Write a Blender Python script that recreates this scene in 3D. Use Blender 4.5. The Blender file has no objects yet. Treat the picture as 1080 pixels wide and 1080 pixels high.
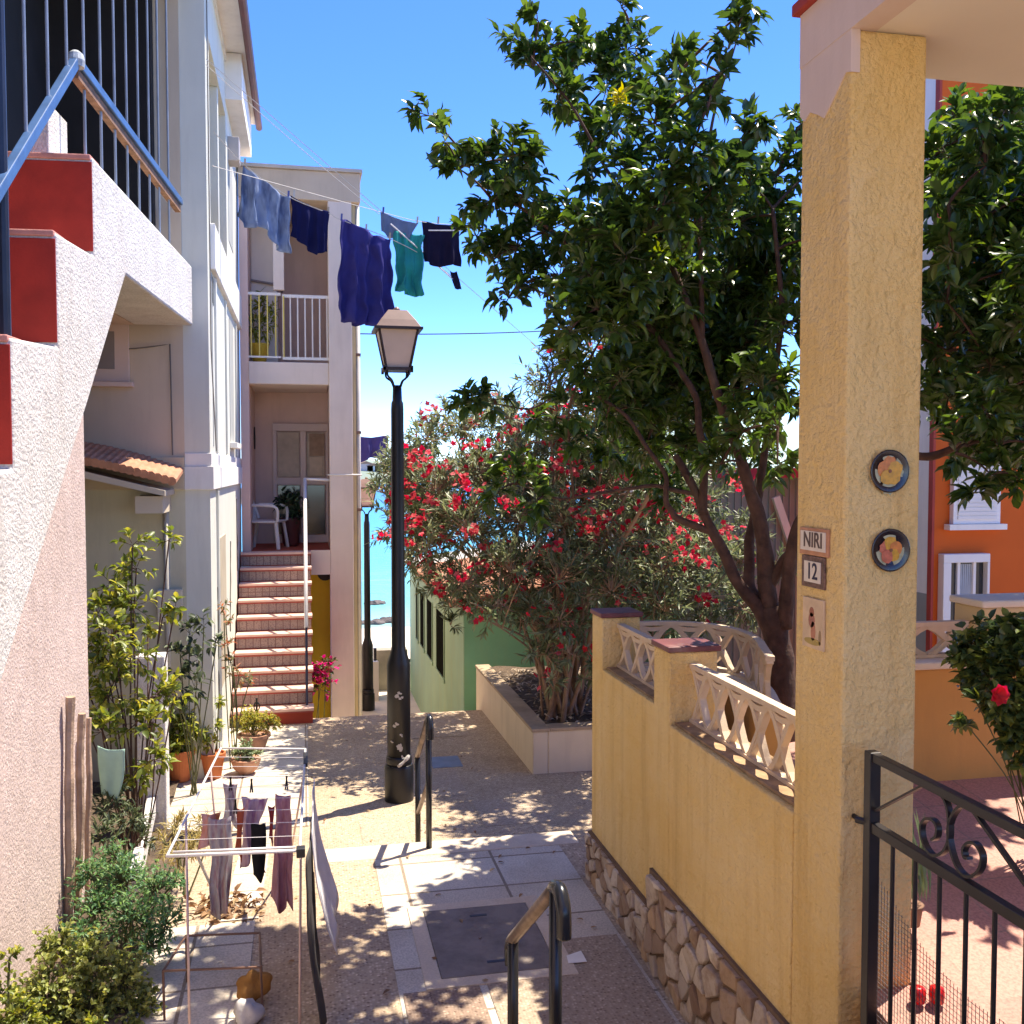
import bpy, math, random
import numpy as np
from mathutils import Vector, Matrix, noise as mnoise

random.seed(7)
RG = np.random.default_rng(11)
scene = bpy.context.scene
COL = scene.collection
R = math.radians

# ------------------------------------------------------------------ camera model
F = 1050.0
YAW = R(11.83)
PITCH = R(2.45)
def P(px, py, d=None, X=None, Y=None, Z=None):
    """point of the place seen at photo pixel (px,py): on plane X, Y or Z, or at ground distance d"""
    x = (px-540)/F; y = (540-py)/F
    hor = math.cos(PITCH)+y*math.sin(PITCH)
    ver = -math.sin(PITCH)+y*math.cos(PITCH)
    dx = math.sin(YAW)*hor+math.cos(YAW)*x
    dy = math.cos(YAW)*hor-math.sin(YAW)*x
    if d is not None: t = d/hor
    elif X is not None: t = X/dx
    elif Y is not None: t = Y/dy
    else: t = Z/ver
    return Vector((dx*t, dy*t, ver*t))

# ------------------------------------------------------------------ materials
MATS = {}
def nodes_of(name):
    m = bpy.data.materials.new(name); m.use_nodes = True
    nt = m.node_tree; nt.nodes.clear()
    out = nt.nodes.new('ShaderNodeOutputMaterial')
    b = nt.nodes.new('ShaderNodeBsdfPrincipled')
    nt.links.new(b.outputs[0], out.inputs[0])
    return m, nt, b, out
def N(nt, typ, **kw):
    n = nt.nodes.new(typ)
    for k, v in kw.items():
        if k.startswith('i_'):
            key = k[2:]
            n.inputs[int(key) if key.isdigit() else key].default_value = v
        else: setattr(n, k, v)
    return n
def mixc(nt, fac, a, b, mode='MIX'):
    n = nt.nodes.new('ShaderNodeMix'); n.data_type = 'RGBA'; n.blend_type = mode
    for i, v in ((0, fac), (6, a), (7, b)):
        if hasattr(v, 'links') or isinstance(v, bpy.types.NodeSocket): nt.links.new(v, n.inputs[i])
        elif i == 0: n.inputs[0].default_value = v
        else: n.inputs[i].default_value = (*v[:3], 1)
    return n.outputs[2]
def ramp(nt, src, a, b, c0=(0,0,0), c1=(1,1,1)):
    n = nt.nodes.new('ShaderNodeValToRGB')
    n.color_ramp.elements[0].position = a; n.color_ramp.elements[1].position = b
    n.color_ramp.elements[0].color = (*c0, 1); n.color_ramp.elements[1].color = (*c1, 1)
    nt.links.new(src, n.inputs[0]); return n.outputs[0]
def obj_coord(nt, scale=(1,1,1)):
    tc = N(nt, 'ShaderNodeTexCoord'); mp = N(nt, 'ShaderNodeMapping')
    mp.inputs['Scale'].default_value = scale
    nt.links.new(tc.outputs['Object'], mp.inputs[0]); return mp.outputs[0]
def noise(nt, vec, scale, detail=4, rough=.55):
    n = N(nt, 'ShaderNodeTexNoise'); n.inputs['Scale'].default_value = scale
    n.inputs['Detail'].default_value = detail; n.inputs['Roughness'].default_value = rough
    nt.links.new(vec, n.inputs['Vector']); return n.outputs['Fac']
def bump(nt, b, src, strength, dist):
    n = N(nt, 'ShaderNodeBump'); n.inputs['Strength'].default_value = strength
    n.inputs['Distance'].default_value = dist
    nt.links.new(src, n.inputs['Height']); nt.links.new(n.outputs[0], b.inputs['Normal']); return n
def M(name, col, rough=.75, var=.12, vs=2.5, bumps=0.0, bs=60, bd=.01, metal=0, spec=.4, stain=None, sfac=.4, fine=.0):
    if name in MATS: return MATS[name]
    m, nt, b, out = nodes_of(name)
    v = obj_coord(nt)
    n1 = noise(nt, v, vs, 5)
    lo = tuple(c*(1-var) for c in col); hi = tuple(min(.95, c*(1+var)) for c in col)
    c = ramp(nt, n1, .3, .7, lo, hi)
    if stain:
        vst = obj_coord(nt, (3.5, 3.5, .5))
        n2 = noise(nt, vst, 1.6, 6, .65)
        f = ramp(nt, n2, .5, .78)
        mul = N(nt, 'ShaderNodeMath', operation='MULTIPLY'); mul.inputs[1].default_value = sfac
        nt.links.new(f, mul.inputs[0])
        c = mixc(nt, mul.outputs[0], c, stain)
    if fine:
        n3 = noise(nt, v, bs*1.3, 2)
        f3 = ramp(nt, n3, .35, .65, (1-fine,)*3, (1,)*3)
        c = mixc(nt, 1.0, c, f3, 'MULTIPLY')
    nt.links.new(c, b.inputs['Base Color'])
    b.inputs['Roughness'].default_value = rough; b.inputs['Metallic'].default_value = metal
    b.inputs['Specular IOR Level'].default_value = spec
    if bumps: bump(nt, b, noise(nt, v, bs, 4, .6), bumps, bd)
    MATS[name] = m; return m
def leaf_mat(name, cols, rough=.4, trans=.35, spec=.5):
    m, nt, b, out = nodes_of(name)
    at = N(nt, 'ShaderNodeAttribute', attribute_name='tone')
    cr = nt.nodes.new('ShaderNodeValToRGB')
    el = cr.color_ramp.elements
    while len(el) < len(cols): el.new(.5)
    for i, cc in enumerate(cols):
        el[i].position = cc[0]; el[i].color = (*cc[1], 1)
    nt.links.new(at.outputs['Fac'], cr.inputs[0])
    nt.links.new(cr.outputs[0], b.inputs['Base Color'])
    b.inputs['Roughness'].default_value = rough; b.inputs['Specular IOR Level'].default_value = spec
    tr = N(nt, 'ShaderNodeBsdfTranslucent')
    hs = N(nt, 'ShaderNodeHueSaturation'); hs.inputs['Saturation'].default_value = 1.15; hs.inputs['Value'].default_value = 1.6; hs.inputs['Hue'].default_value = .485
    nt.links.new(cr.outputs[0], hs.inputs['Color']); nt.links.new(hs.outputs[0], tr.inputs[0])
    mx = N(nt, 'ShaderNodeMixShader'); mx.inputs[0].default_value = trans
    nt.links.new(b.outputs[0], mx.inputs[1]); nt.links.new(tr.outputs[0], mx.inputs[2])
    nt.links.new(mx.outputs[0], out.inputs[0]); MATS[name] = m; return m
def aggregate(name, base, dark, light, scale=70, stainc=(.2,.15,.11), sf=.35):
    m, nt, b, out = nodes_of(name)
    v = obj_coord(nt)
    vo = N(nt, 'ShaderNodeTexVoronoi'); vo.inputs['Scale'].default_value = scale
    nt.links.new(v, vo.inputs['Vector'])
    sep = N(nt, 'ShaderNodeSeparateColor'); nt.links.new(vo.outputs['Color'], sep.inputs[0])
    peb = ramp(nt, sep.outputs[0], .1, .9, dark, light)
    edge = ramp(nt, vo.outputs['Distance'], .25, .6)
    c = mixc(nt, edge, peb, base)
    big = ramp(nt, noise(nt, v, 1.1, 6, .6), .42, .72)
    mul = N(nt, 'ShaderNodeMath', operation='MULTIPLY'); mul.inputs[1].default_value = sf
    nt.links.new(big, mul.inputs[0]); c = mixc(nt, mul.outputs[0], c, stainc)
    nt.links.new(c, b.inputs['Base Color']); b.inputs['Roughness'].default_value = .85
    inv = N(nt, 'ShaderNodeMath', operation='SUBTRACT'); inv.inputs[0].default_value = 1
    nt.links.new(vo.outputs['Distance'], inv.inputs[1])
    bump(nt, b, inv.outputs[0], .5, .006); MATS[name] = m; return m
def paver(name, c1, c2, mortar, bw, bh, ms=.008, stainc=(.25,.19,.13), sf=.45):
    m, nt, b, out = nodes_of(name)
    v = obj_coord(nt)
    br = N(nt, 'ShaderNodeTexBrick'); br.offset = 0
    br.inputs['Scale'].default_value = 1; br.inputs['Brick Width'].default_value = bw; br.inputs['Row Height'].default_value = bh
    br.inputs['Mortar Size'].default_value = ms; br.inputs['Mortar Smooth'].default_value = .3
    for k, cc in (('Color1', c1), ('Color2', c2), ('Mortar', mortar)): br.inputs[k].default_value = (*cc, 1)
    nt.links.new(v, br.inputs['Vector'])
    n1 = ramp(nt, noise(nt, v, 2.2, 7, .62), .45, .75)
    mul = N(nt, 'ShaderNodeMath', operation='MULTIPLY'); mul.inputs[1].default_value = sf
    nt.links.new(n1, mul.inputs[0])
    c = mixc(nt, mul.outputs[0], br.outputs['Color'], stainc)
    sp = ramp(nt, noise(nt, v, 90, 2), .35, .6, (.72,)*3, (1,)*3)
    c = mixc(nt, 1.0, c, sp, 'MULTIPLY')
    nt.links.new(c, b.inputs['Base Color']); b.inputs['Roughness'].default_value = .8
    bump(nt, b, br.outputs['Fac'], -.4, .006); MATS[name] = m; return m

# ------------------------------------------------------------------ mesh builder
ORG = {}
def root_origin(o):
    while o.parent: o = o.parent
    return ORG.get(o.name, Vector((0,0,0)))
class MB:
    def __init__(s, T=None): s.v = []; s.f = []; s.T = T
    def add(s, vs, fs, T=None):
        n = len(s.v); T = T or s.T
        for p in vs:
            p = Vector(p); s.v.append(tuple(T @ p) if T else tuple(p))
        for f in fs: s.f.append(tuple(i+n for i in f))
        return s
    def box(s, x0, x1, y0, y1, z0, z1, T=None):
        if x0 > x1: x0, x1 = x1, x0
        if y0 > y1: y0, y1 = y1, y0
        if z0 > z1: z0, z1 = z1, z0
        return s.add([(x0,y0,z0),(x1,y0,z0),(x1,y1,z0),(x0,y1,z0),(x0,y0,z1),(x1,y0,z1),(x1,y1,z1),(x0,y1,z1)],
              [(0,3,2,1),(4,5,6,7),(0,1,5,4),(1,2,6,5),(2,3,7,6),(3,0,4,7)], T)
    def prism(s, pts, axis, a, b, T=None):
        """polygon pts (2D, in the two remaining axes in order) extruded along axis a..b"""
        n = len(pts); vs = []
        for w in (a, b):
            for (u, q) in pts:
                vs.append({'x': (w,u,q), 'y': (u,w,q), 'z': (u,q,w)}[axis])
        fs = [tuple(range(n))[::-1], tuple(range(n, 2*n))]
        for i in range(n): fs.append((i, (i+1) % n, n+(i+1) % n, n+i))
        return s.add(vs, fs, T)
    def tube(s, pts, r, n=8, T=None, cap=True):
        pts = [Vector(p) for p in pts]
        rs = r if isinstance(r, (list, tuple)) else [r]*len(pts)
        vs = []; fs = []; up = None
        for i, p in enumerate(pts):
            d = (pts[min(i+1, len(pts)-1)]-pts[max(i-1, 0)])
            if d.length < 1e-9: d = Vector((0,0,1))
            d.normalize()
            if up is None:
                up = d.orthogonal().normalized()
            else:
                up = (up-d*up.dot(d))
                up = up.normalized() if up.length > 1e-6 else d.orthogonal().normalized()
            q = d.cross(up)
            for k in range(n):
                a = 2*math.pi*(k+.5)/n
                vs.append(p+(up*math.cos(a)+q*math.sin(a))*rs[i])
        for i in range(len(pts)-1):
            for k in range(n):
                fs.append((i*n+k, i*n+(k+1) % n, (i+1)*n+(k+1) % n, (i+1)*n+k))
        if cap:
            fs.append(tuple(range(n))[::-1]); fs.append(tuple((len(pts)-1)*n+k for k in range(n)))
        return s.add(vs, fs, T)
    def bar(s, a, b, w, h, T=None):
        """rectangular bar from a to b, w sideways (horizontal), h in the upright plane"""
        a = Vector(a); b = Vector(b); d = (b-a).normalized()
        side = d.cross(Vector((0,0,1)))
        side = side.normalized() if side.length > 1e-4 else Vector((1,0,0))
        up = side.cross(d).normalized(); vs = []
        for p in (a, b):
            for (i, j) in ((-1,-1),(1,-1),(1,1),(-1,1)): vs.append(p+side*w*.5*i+up*h*.5*j)
        return s.add(vs, [(0,1,2,3),(7,6,5,4),(0,4,5,1),(1,5,6,2),(2,6,7,3),(3,7,4,0)], T)
    def lathe(s, prof, c, n=24, T=None, cap=True):
        vs = []; fs = []
        for (r, z) in prof:
            for k in range(n):
                a = 2*math.pi*k/n; vs.append((c[0]+r*math.cos(a), c[1]+r*math.sin(a), c[2]+z))
        for i in range(len(prof)-1):
            for k in range(n): fs.append((i*n+k, i*n+(k+1) % n, (i+1)*n+(k+1) % n, (i+1)*n+k))
        if cap:
            fs.append(tuple(range(n))[::-1]); fs.append(tuple((len(prof)-1)*n+k for k in range(n)))
        return s.add(vs, fs, T)
    def disc(s, c, u, w, r, n=20, jag=None, T=None):
        c = Vector(c); u = Vector(u); w = Vector(w)
        vs = [c+(u*math.cos(2*math.pi*k/n)+w*math.sin(2*math.pi*k/n))*(r*(jag[k] if jag else 1)) for k in range(n)]
        return s.add(vs, [tuple(range(n))], T)
    def build(s, name, mat, parent=None, loc=None, bev=0, smooth=False, solid=0, sub=0):
        me = bpy.data.meshes.new(name)
        if parent is not None: o0 = root_origin(parent)
        elif loc is not None: o0 = Vector(loc)
        else: o0 = Vector((0,0,0))
        me.from_pydata([(x-o0.x, y-o0.y, z-o0.z) for x, y, z in s.v], [], s.f)
        me.update()
        ob = bpy.data.objects.new(name, me); COL.objects.link(ob)
        if parent is not None: ob.parent = parent
        else: ob.location = o0; ORG[ob.name] = o0
        me.materials.append(mat)
        if smooth:
            for p in me.polygons: p.use_smooth = True
        if solid:
            md = ob.modifiers.new('solid', 'SOLIDIFY'); md.thickness = solid; md.offset = 0
        if bev:
            md = ob.modifiers.new('bevel', 'BEVEL'); md.width = bev; md.segments = 2; md.limit_method = 'ANGLE'; md.angle_limit = R(40)
        if sub:
            md = ob.modifiers.new('sub', 'SUBSURF'); md.levels = sub; md.render_levels = sub
        return ob
def tag(o, label=None, cat=None, group=None, kind=None):
    if label: o['label'] = label
    if cat: o['category'] = cat
    if group: o['group'] = group
    if kind: o['kind'] = kind
    return o
def thing(name, label, cat, loc=(0,0,0), group=None):
    o = bpy.data.objects.new(name, None); COL.objects.link(o)
    o.location = loc; o.empty_display_size = .1; ORG[o.name] = Vector(loc)
    return tag(o, label, cat, group)
def struct(o): o['kind'] = 'structure'; return o
def copy_tree(o, parent=None):
    c = o.copy(); COL.objects.link(c)
    if parent is not None: c.parent = parent
    for ch in [q for q in bpy.data.objects if q.parent == o]: copy_tree(ch, c)
    return c

# ------------------------------------------------------------------ foliage
def unit(a): return a/np.maximum(np.linalg.norm(a, axis=1, keepdims=True), 1e-9)
def leaf_mesh(name, Pn, D, Nn, L, W, tone, mat, parent, curl=.18, fold=.12):
    n = len(Pn)
    D = unit(D); B = unit(np.cross(D, Nn)); Nn = unit(np.cross(B, D))
    L = np.broadcast_to(L, (n,))[:, None]; W = np.broadcast_to(W, (n,))[:, None]
    c1 = Pn+D*L*.33; c2 = Pn+D*L*.68-Nn*L*curl*.35; tip = Pn+D*L-Nn*L*curl
    f = Nn*W*fold*2
    V = np.stack([Pn, c1+B*W*.5+f, c1, c1-B*W*.5+f, c2+B*W*.42+f, c2, c2-B*W*.42+f, tip], axis=1).reshape(-1, 3)
    o0 = root_origin(parent); V = V-np.array(o0)
    base = (np.arange(n)*8)[:, None]
    tri = np.concatenate([base+np.array([[0,2,1]]), base+np.array([[0,3,2]]), base+np.array([[4,5,7]]), base+np.array([[5,6,7]])])
    quad = np.concatenate([base+np.array([[1,2,5,4]]), base+np.array([[2,3,6,5]])])
    me = bpy.data.meshes.new(name)
    me.vertices.add(len(V)); me.vertices.foreach_set('co', V.astype(np.float32).ravel())
    loops = np.concatenate([tri.ravel(), quad.ravel()]).astype(np.int32)
    me.loops.add(len(loops)); me.loops.foreach_set('vertex_index', loops)
    tot = np.concatenate([np.full(len(tri), 3), np.full(len(quad), 4)]).astype(np.int32)
    st = np.concatenate([[0], np.cumsum(tot)[:-1]]).astype(np.int32)
    me.polygons.add(len(tot)); me.polygons.foreach_set('loop_start', st); me.polygons.foreach_set('loop_total', tot)
    me.update(calc_edges=True); me.validate()
    at = me.attributes.new('tone', 'FLOAT', 'POINT')
    at.data.foreach_set('value', np.repeat(np.broadcast_to(tone, (n,)), 8).astype(np.float32))
    me.polygons.foreach_set('use_smooth', np.ones(len(tot), dtype=bool))
    me.materials.append(mat)
    ob = bpy.data.objects.new(name, me); COL.objects.link(ob); ob.parent = parent
    return ob
def clump(clusters, dens, per, rng, up=.25, inner=.15, spread=.9, droop=0.0):
    """twigs and leaf poses for clusters (centre, radius). returns twigs, P, D, N, cluster index"""
    tw = []; Pp = []; Dd = []; Nn = []; Ci = []
    for ci, (C, Rr) in enumerate(clusters):
        C = np.array(C); nt = max(4, int(dens*Rr*Rr))
        for _ in range(nt):
            d = rng.normal(size=3); d[2] += up; d /= np.linalg.norm(d)
            ln = Rr*rng.uniform(.65, 1.12)
            a = C+d*Rr*inner*rng.uniform(.2, 1); b = C+d*ln+np.array((0,0,(.12*up-droop)*Rr))
            mid = (a+b)/2+rng.normal(size=3)*Rr*.07
            tw.append((a, mid, b))
            t = np.sort(rng.uniform(.3, 1.0, per)); t[-3:] = 1.0
            for q in t:
                p = (1-q)**2*a+2*q*(1-q)*mid+q*q*b
                ax = d
                rad = rng.normal(size=3); rad -= ax*rad.dot(ax); rad /= max(1e-6, np.linalg.norm(rad))
                dl = ax*rng.uniform(.35, .9)+rad*spread*rng.uniform(.5, 1)+np.array((0,0,-droop))
                nn = np.array((0,0,1.0))+ax*.4+rng.normal(size=3)*.35
                Pp.append(p); Dd.append(dl); Nn.append(nn); Ci.append(ci)
    return tw, np.array(Pp), np.array(Dd), np.array(Nn), np.array(Ci)
def twig_mb(tw, r):
    mb = MB()
    for a, m, b in tw: mb.tube([a, m, b], [r, r*.7, r*.35], n=3, cap=False)
    return mb
def curve_pts(a, b, sag=0, n=6, side=None):
    a = Vector(a); b = Vector(b); out = []
    for i in range(n+1):
        t = i/n; p = a.lerp(b, t); p.z -= sag*4*t*(1-t)
        if side: p += Vector(side)*4*t*(1-t)
        out.append(p)
    return out
def noisy_path(pts, amp, n=4, seed=0):
    out = []
    for i in range(len(pts)-1):
        a = Vector(pts[i]); b = Vector(pts[i+1])
        for k in range(n):
            t = k/n; p = a.lerp(b, t)
            out.append(p+mnoise.noise_vector(p*2.3+Vector((seed,0,0)))*amp)
    out.append(Vector(pts[-1])); return out
def catmull(pts, n=6):
    pts = [Vector(p) for p in pts]; out = []
    for i in range(len(pts)-1):
        p0 = pts[max(i-1, 0)]; p1 = pts[i]; p2 = pts[i+1]; p3 = pts[min(i+2, len(pts)-1)]
        for k in range(n):
            t = k/n
            out.append(.5*((2*p1)+(p2-p0)*t+(2*p0-5*p1+4*p2-p3)*t*t+(3*p1-p0-3*p2+p3)*t**3))
    out.append(pts[-1]); return out
def cloth_mb(a, b, drop, seed=0, nu=22, nv=22, fold=.03, nf=5, wfun=None, drag=Vector((0,0,0)), hem=.03, sag=.02):
    """sheet hanging from a line a-b; wfun(v)->(u0,u1) shrinks it at depth v"""
    a = Vector(a); b = Vector(b); along = b-a; nrm = along.cross(Vector((0,0,1))).normalized()
    mb = MB(); vs = []; fs = []
    for j in range(nv+1):
        v = j/nv
        u0, u1 = wfun(v) if wfun else (0, 1)
        for i in range(nu+1):
            u = u0+(u1-u0)*i/nu
            p = a+along*u
            p.z -= sag*4*u*(1-u)*(1-v)
            dd = drop*v*(1+hem*math.sin(u*7+seed))
            p.z -= dd
            w = math.sin(u*nf*2*math.pi+seed+v*1.3)*.6+math.sin(u*nf*3.7+seed*2.1+v*2)*.5
            p += nrm*fold*w*(.25+.75*v)+along.normalized()*fold*.35*math.cos(u*nf*2*math.pi+seed)*v
            p += mnoise.noise_vector(p*6+Vector((seed,0,0)))*fold*.5
            p += drag*v*v
            vs.append(p)
    for j in range(nv):
        for i in range(nu):
            k = j*(nu+1)+i; fs.append((k, k+1, k+nu+2, k+nu+1))
    mb.add(vs, fs); return mb

# ------------------------------------------------------------------ palette
def stucco(name, col, dirt, pale):
    m, nt, b, out = nodes_of(name); v = obj_coord(nt)
    c = mixc(nt, ramp(nt, noise(nt, v, 1.7, 6, .6), .35, .7), col, pale)
    st = ramp(nt, noise(nt, obj_coord(nt, (6, 6, .45)), 1.5, 7, .68), .50, .72)
    k = N(nt, 'ShaderNodeMath', operation='MULTIPLY'); k.inputs[1].default_value = .55; nt.links.new(st, k.inputs[0])
    c = mixc(nt, k.outputs[0], c, dirt)
    sp = ramp(nt, noise(nt, v, 7, 6, .7), .66, .72)
    k2 = N(nt, 'ShaderNodeMath', operation='MULTIPLY'); k2.inputs[1].default_value = .30; nt.links.new(sp, k2.inputs[0])
    c = mixc(nt, k2.outputs[0], c, dirt)
    nt.links.new(c, b.inputs['Base Color']); b.inputs['Roughness'].default_value = .9; b.inputs['Specular IOR Level'].default_value = .25
    n1 = noise(nt, v, 48, 3, .6); n2 = noise(nt, v, 14, 3, .5); ad = N(nt, 'ShaderNodeMath', operation='ADD'); nt.links.new(n1, ad.inputs[0]); nt.links.new(n2, ad.inputs[1])
    bump(nt, b, ad.outputs[0], .95, .020); MATS[name] = m; return m
def cloth_mat(name, col, pat=None, ps=14, trans=.3):
    m, nt, b, out = nodes_of(name); v = obj_coord(nt)
    c = ramp(nt, noise(nt, v, 5, 4), .3, .7, tuple(q*.86 for q in col), tuple(min(.9, q*1.1) for q in col))
    if pat: c = mixc(nt, ramp(nt, noise(nt, obj_coord(nt, (1, 1, .3)), ps, 3), .45, .66), c, pat)
    nt.links.new(c, b.inputs['Base Color']); b.inputs['Roughness'].default_value = .92; b.inputs['Specular IOR Level'].default_value = .15
    bump(nt, b, noise(nt, v, 160, 2), .4, .003)
    tr = N(nt, 'ShaderNodeBsdfTranslucent'); nt.links.new(c, tr.inputs[0]); mx = N(nt, 'ShaderNodeMixShader'); mx.inputs[0].default_value = trans
    nt.links.new(b.outputs[0], mx.inputs[1]); nt.links.new(tr.outputs[0], mx.inputs[2]); nt.links.new(mx.outputs[0], out.inputs[0]); MATS[name] = m; return m
STUCCO_Y = stucco('yellow stucco', (.80,.55,.205), (.58,.36,.12), (.84,.64,.32))
FASCIA = M('pink white plaster', (.70,.56,.47), .9, .06, 2, .2, 50, .006, stain=(.55,.42,.33), sfac=.35)
SOFFIT = M('soffit plaster', (.78,.72,.60), .9, .04, 1.2, .1, 40, .004)
RED_TRIM = M('red trim', (.36,.045,.03), .7, .15, 4, .2, 60, .005)
CAP_TILE = M('glazed cap tile', (.17,.055,.055), .45, .25, 6, .1, 40, .003, stain=(.42,.33,.27), sfac=.5)
LATTICE = M('cast concrete lattice', (.66,.52,.37), .85, .12, 6, .3, 90, .004, stain=(.45,.35,.25), sfac=.4)
MORTAR = M('mortar', (.17,.11,.07), .95, .2, 8, .6, 50, .012)
m, nt, b, out = nodes_of('rubble stone'); v = obj_coord(nt); ge = N(nt, 'ShaderNodeNewGeometry')
cr = nt.nodes.new('ShaderNodeValToRGB'); el = cr.color_ramp.elements; el[0].color = (.26,.16,.10,1); el[1].color = (.72,.62,.50,1)
for p_, c_ in ((.2,(.58,.49,.39)),(.38,(.33,.24,.18)),(.5,(.50,.33,.19)),(.64,(.62,.54,.45)),(.8,(.42,.34,.28))):
    e = el.new(p_); e.color = (*c_, 1)
nt.links.new(ge.outputs['Random Per Island'], cr.inputs[0])
c = mixc(nt, ramp(nt, noise(nt, v, 9, 6, .65), .48, .72), cr.outputs[0], (.24,.14,.08)); nt.links.new(c, b.inputs['Base Color']); b.inputs['Roughness'].default_value = .9
bump(nt, b, noise(nt, v, 28, 5, .65), .8, .014); STONE = m
IRON = M('black iron', (.018,.015,.016), .38, .3, 8, .08, 60, .002, spec=.5)
LAMP_BLACK = M('black lamp paint', (.010,.010,.011), .42, .3, 6, .08, 40, .003)
RAIL_BLACK = M('black rail paint', (.016,.017,.02), .22, .2, 6)
WORN_STEEL = M('worn rail top', (.16,.12,.10), .35, .35, 14, .05, 50, .002, metal=.5)
WHITE_STUCCO = M('rough white stucco', (.72,.69,.65), .9, .09, 6, .8, 45, .017, stain=(.50,.42,.35), sfac=.5, fine=.16)
PINK_STUCCO = M('pink stucco', (.68,.54,.49), .92, .10, 8, .7, 55, .012, stain=(.5,.37,.31), sfac=.5, fine=.24)
STEP_RED = M('red step paint', (.40,.030,.017), .75, .18, 5, .3, 60, .006)
STEP_SUNLIT = M('worn sunlit tread', (.62,.27,.22), .85, .2, 9, .5, 60, .008)  # sunlit top of the red steps, lighter tone put into the colour
BLUE_RAIL = M('blue handrail', (.06,.13,.27), .4, .2, 6)
BAR_BLUE = M('blue grey bars', (.24,.28,.34), .4, .2, 6)
PORCH_SHADE = M('porch shade', (.012,.011,.012), .8, .3, 3)  # near-black: shade of the porch recess put into the colour
BEIGE_WALL = M('beige wall', (.60,.50,.38), .9, .06, 1.4, .12, 40, .004, stain=(.40,.32,.24), sfac=.35)
GREEN_WALL = M('grey green wall', (.56,.53,.39), .9, .08, 1.6, .12, 40, .004, stain=(.34,.31,.22), sfac=.45)
PALE_WALL = M('pale street wall', (.66,.66,.58), .9, .05, 1.6, .15, 40, .005, stain=(.50,.50,.44), sfac=.5)
WHITE_TRIM = M('white trim', (.80,.77,.72), .8, .05, 3, .1, 40, .004, stain=(.55,.50,.44), sfac=.4)
GREY_SHUT = M('grey shutter', (.42,.43,.40), .7, .08, 3)
SALMON = M('salmon plaster', (.74,.53,.44), .9, .06, 2, .1, 40, .004, stain=(.5,.33,.26), sfac=.3)
PINK_BEIGE = M('pink beige plaster', (.74,.62,.53), .9, .06, 2, .1, 40, .004, stain=(.5,.4,.33), sfac=.35)
OCHRE = M('ochre paint', (.74,.50,.03), .85, .1, 2)
TERRA_PAINT = M('terracotta floor paint', (.45,.09,.05), .7, .15, 4)
GLASS = M('dark glass', (.03,.035,.04), .08, .2, 2, spec=.6)
CURTAIN = M('pale curtain', (.52,.42,.32), .9, .15, 8)
ALU = M('white frame', (.76,.72,.68), .5, .05, 3)
PINK_FRAME = M('pink white frame', (.70,.55,.48), .6, .05, 3)
GREEN_PAINT = M('green paint', (.22,.47,.27), .85, .1, 1.6, .12, 40, .004, stain=(.30,.40,.20), sfac=.4)
GREEN_LIGHT = M('pale green paint', (.30,.47,.31), .85, .1, 1.2, .12, 40, .004, stain=(.45,.48,.20), sfac=.5)
ROOF_TILE = M('clay roof tile', (.46,.22,.13), .85, .3, 7, .2, 40, .004)
CREAM_PLASTER = M('cream planter plaster', (.68,.57,.42), .9, .07, 2, .2, 50, .006, stain=(.45,.36,.26), sfac=.45)
SOIL = M('dry soil', (.13,.09,.06), .95, .4, 6, .9, 40, .02, fine=.4)
ORANGE_PAINT = M('orange house paint', (.58,.105,.010), .85, .1, 1.2, .12, 40, .004)
ORANGE_WALL = M('apricot wall', (.62,.33,.10), .9, .08, 2, .2, 50, .006, stain=(.45,.25,.09), sfac=.4)
CREAM_COPING = M('cream coping', (.78,.70,.56), .85, .06, 3)
GREY_METAL = M('grey sheet', (.30,.31,.30), .6, .1, 2)
TEAL = M('teal sheet', (.30,.45,.44), .6, .1, 2)
TERRACOTTA = M('terracotta pot', (.50,.15,.05), .8, .15, 7, .2, 60, .004)
WOODGREY = M('weathered wood', (.42,.29,.20), .9, .3, 9, .7, 30, .012, stain=(.20,.11,.07), sfac=.8)
BARK = M('citrus bark', (.085,.042,.028), .85, .45, 14, .7, 34, .012, stain=(.16,.12,.07), sfac=.5)
STEM = M('oleander stem', (.30,.19,.12), .9, .3, 10, .3, 40, .006)
TWIG = M('green twig', (.10,.10,.04), .8, .3, 8)
CONCRETE = aggregate('washed gravel concrete', (.44,.33,.22), (.22,.14,.09), (.68,.54,.38), 55, (.20,.14,.09), .55)
CREAM_PAVE = paver('cream paving', (.66,.60,.50), (.60,.51,.40), (.27,.21,.15), .62, .47, .011, (.30,.23,.16), .6)
m, nt, b, out = nodes_of('cast iron cover'); v = obj_coord(nt); ck = N(nt, 'ShaderNodeTexChecker'); ck.inputs['Scale'].default_value = 34; nt.links.new(v, ck.inputs[0])
c = mixc(nt, ramp(nt, noise(nt, v, 5, 6, .65), .4, .7), (.24,.20,.17), (.13,.10,.085)); nt.links.new(c, b.inputs['Base Color']); b.inputs['Roughness'].default_value = .7
bump(nt, b, ck.outputs['Fac'], .6, .004); COVER = m
CREAM_EDGE = M('cream step edge', (.66,.55,.42), .85, .1, 3, .25, 60, .006, stain=(.42,.31,.22), sfac=.5, fine=.12)
DARK_PAVE = aggregate('brown gravel slab', (.27,.19,.14), (.15,.09,.06), (.46,.35,.26), 60, (.15,.1,.08), .3)
SLAB2 = aggregate('lane slab', (.42,.32,.23), (.25,.17,.11), (.62,.50,.38), 66)
COVER0 = M('iron cover', (.25,.21,.185), .75, .2, 5, .5, 90, .005, metal=0, stain=(.14,.11,.09), fine=.3)
YARD_TILE = paver('yard tile', (.52,.27,.21), (.47,.23,.18), (.36,.22,.17), .33, .33, .006, (.48,.28,.22), .4)
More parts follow.
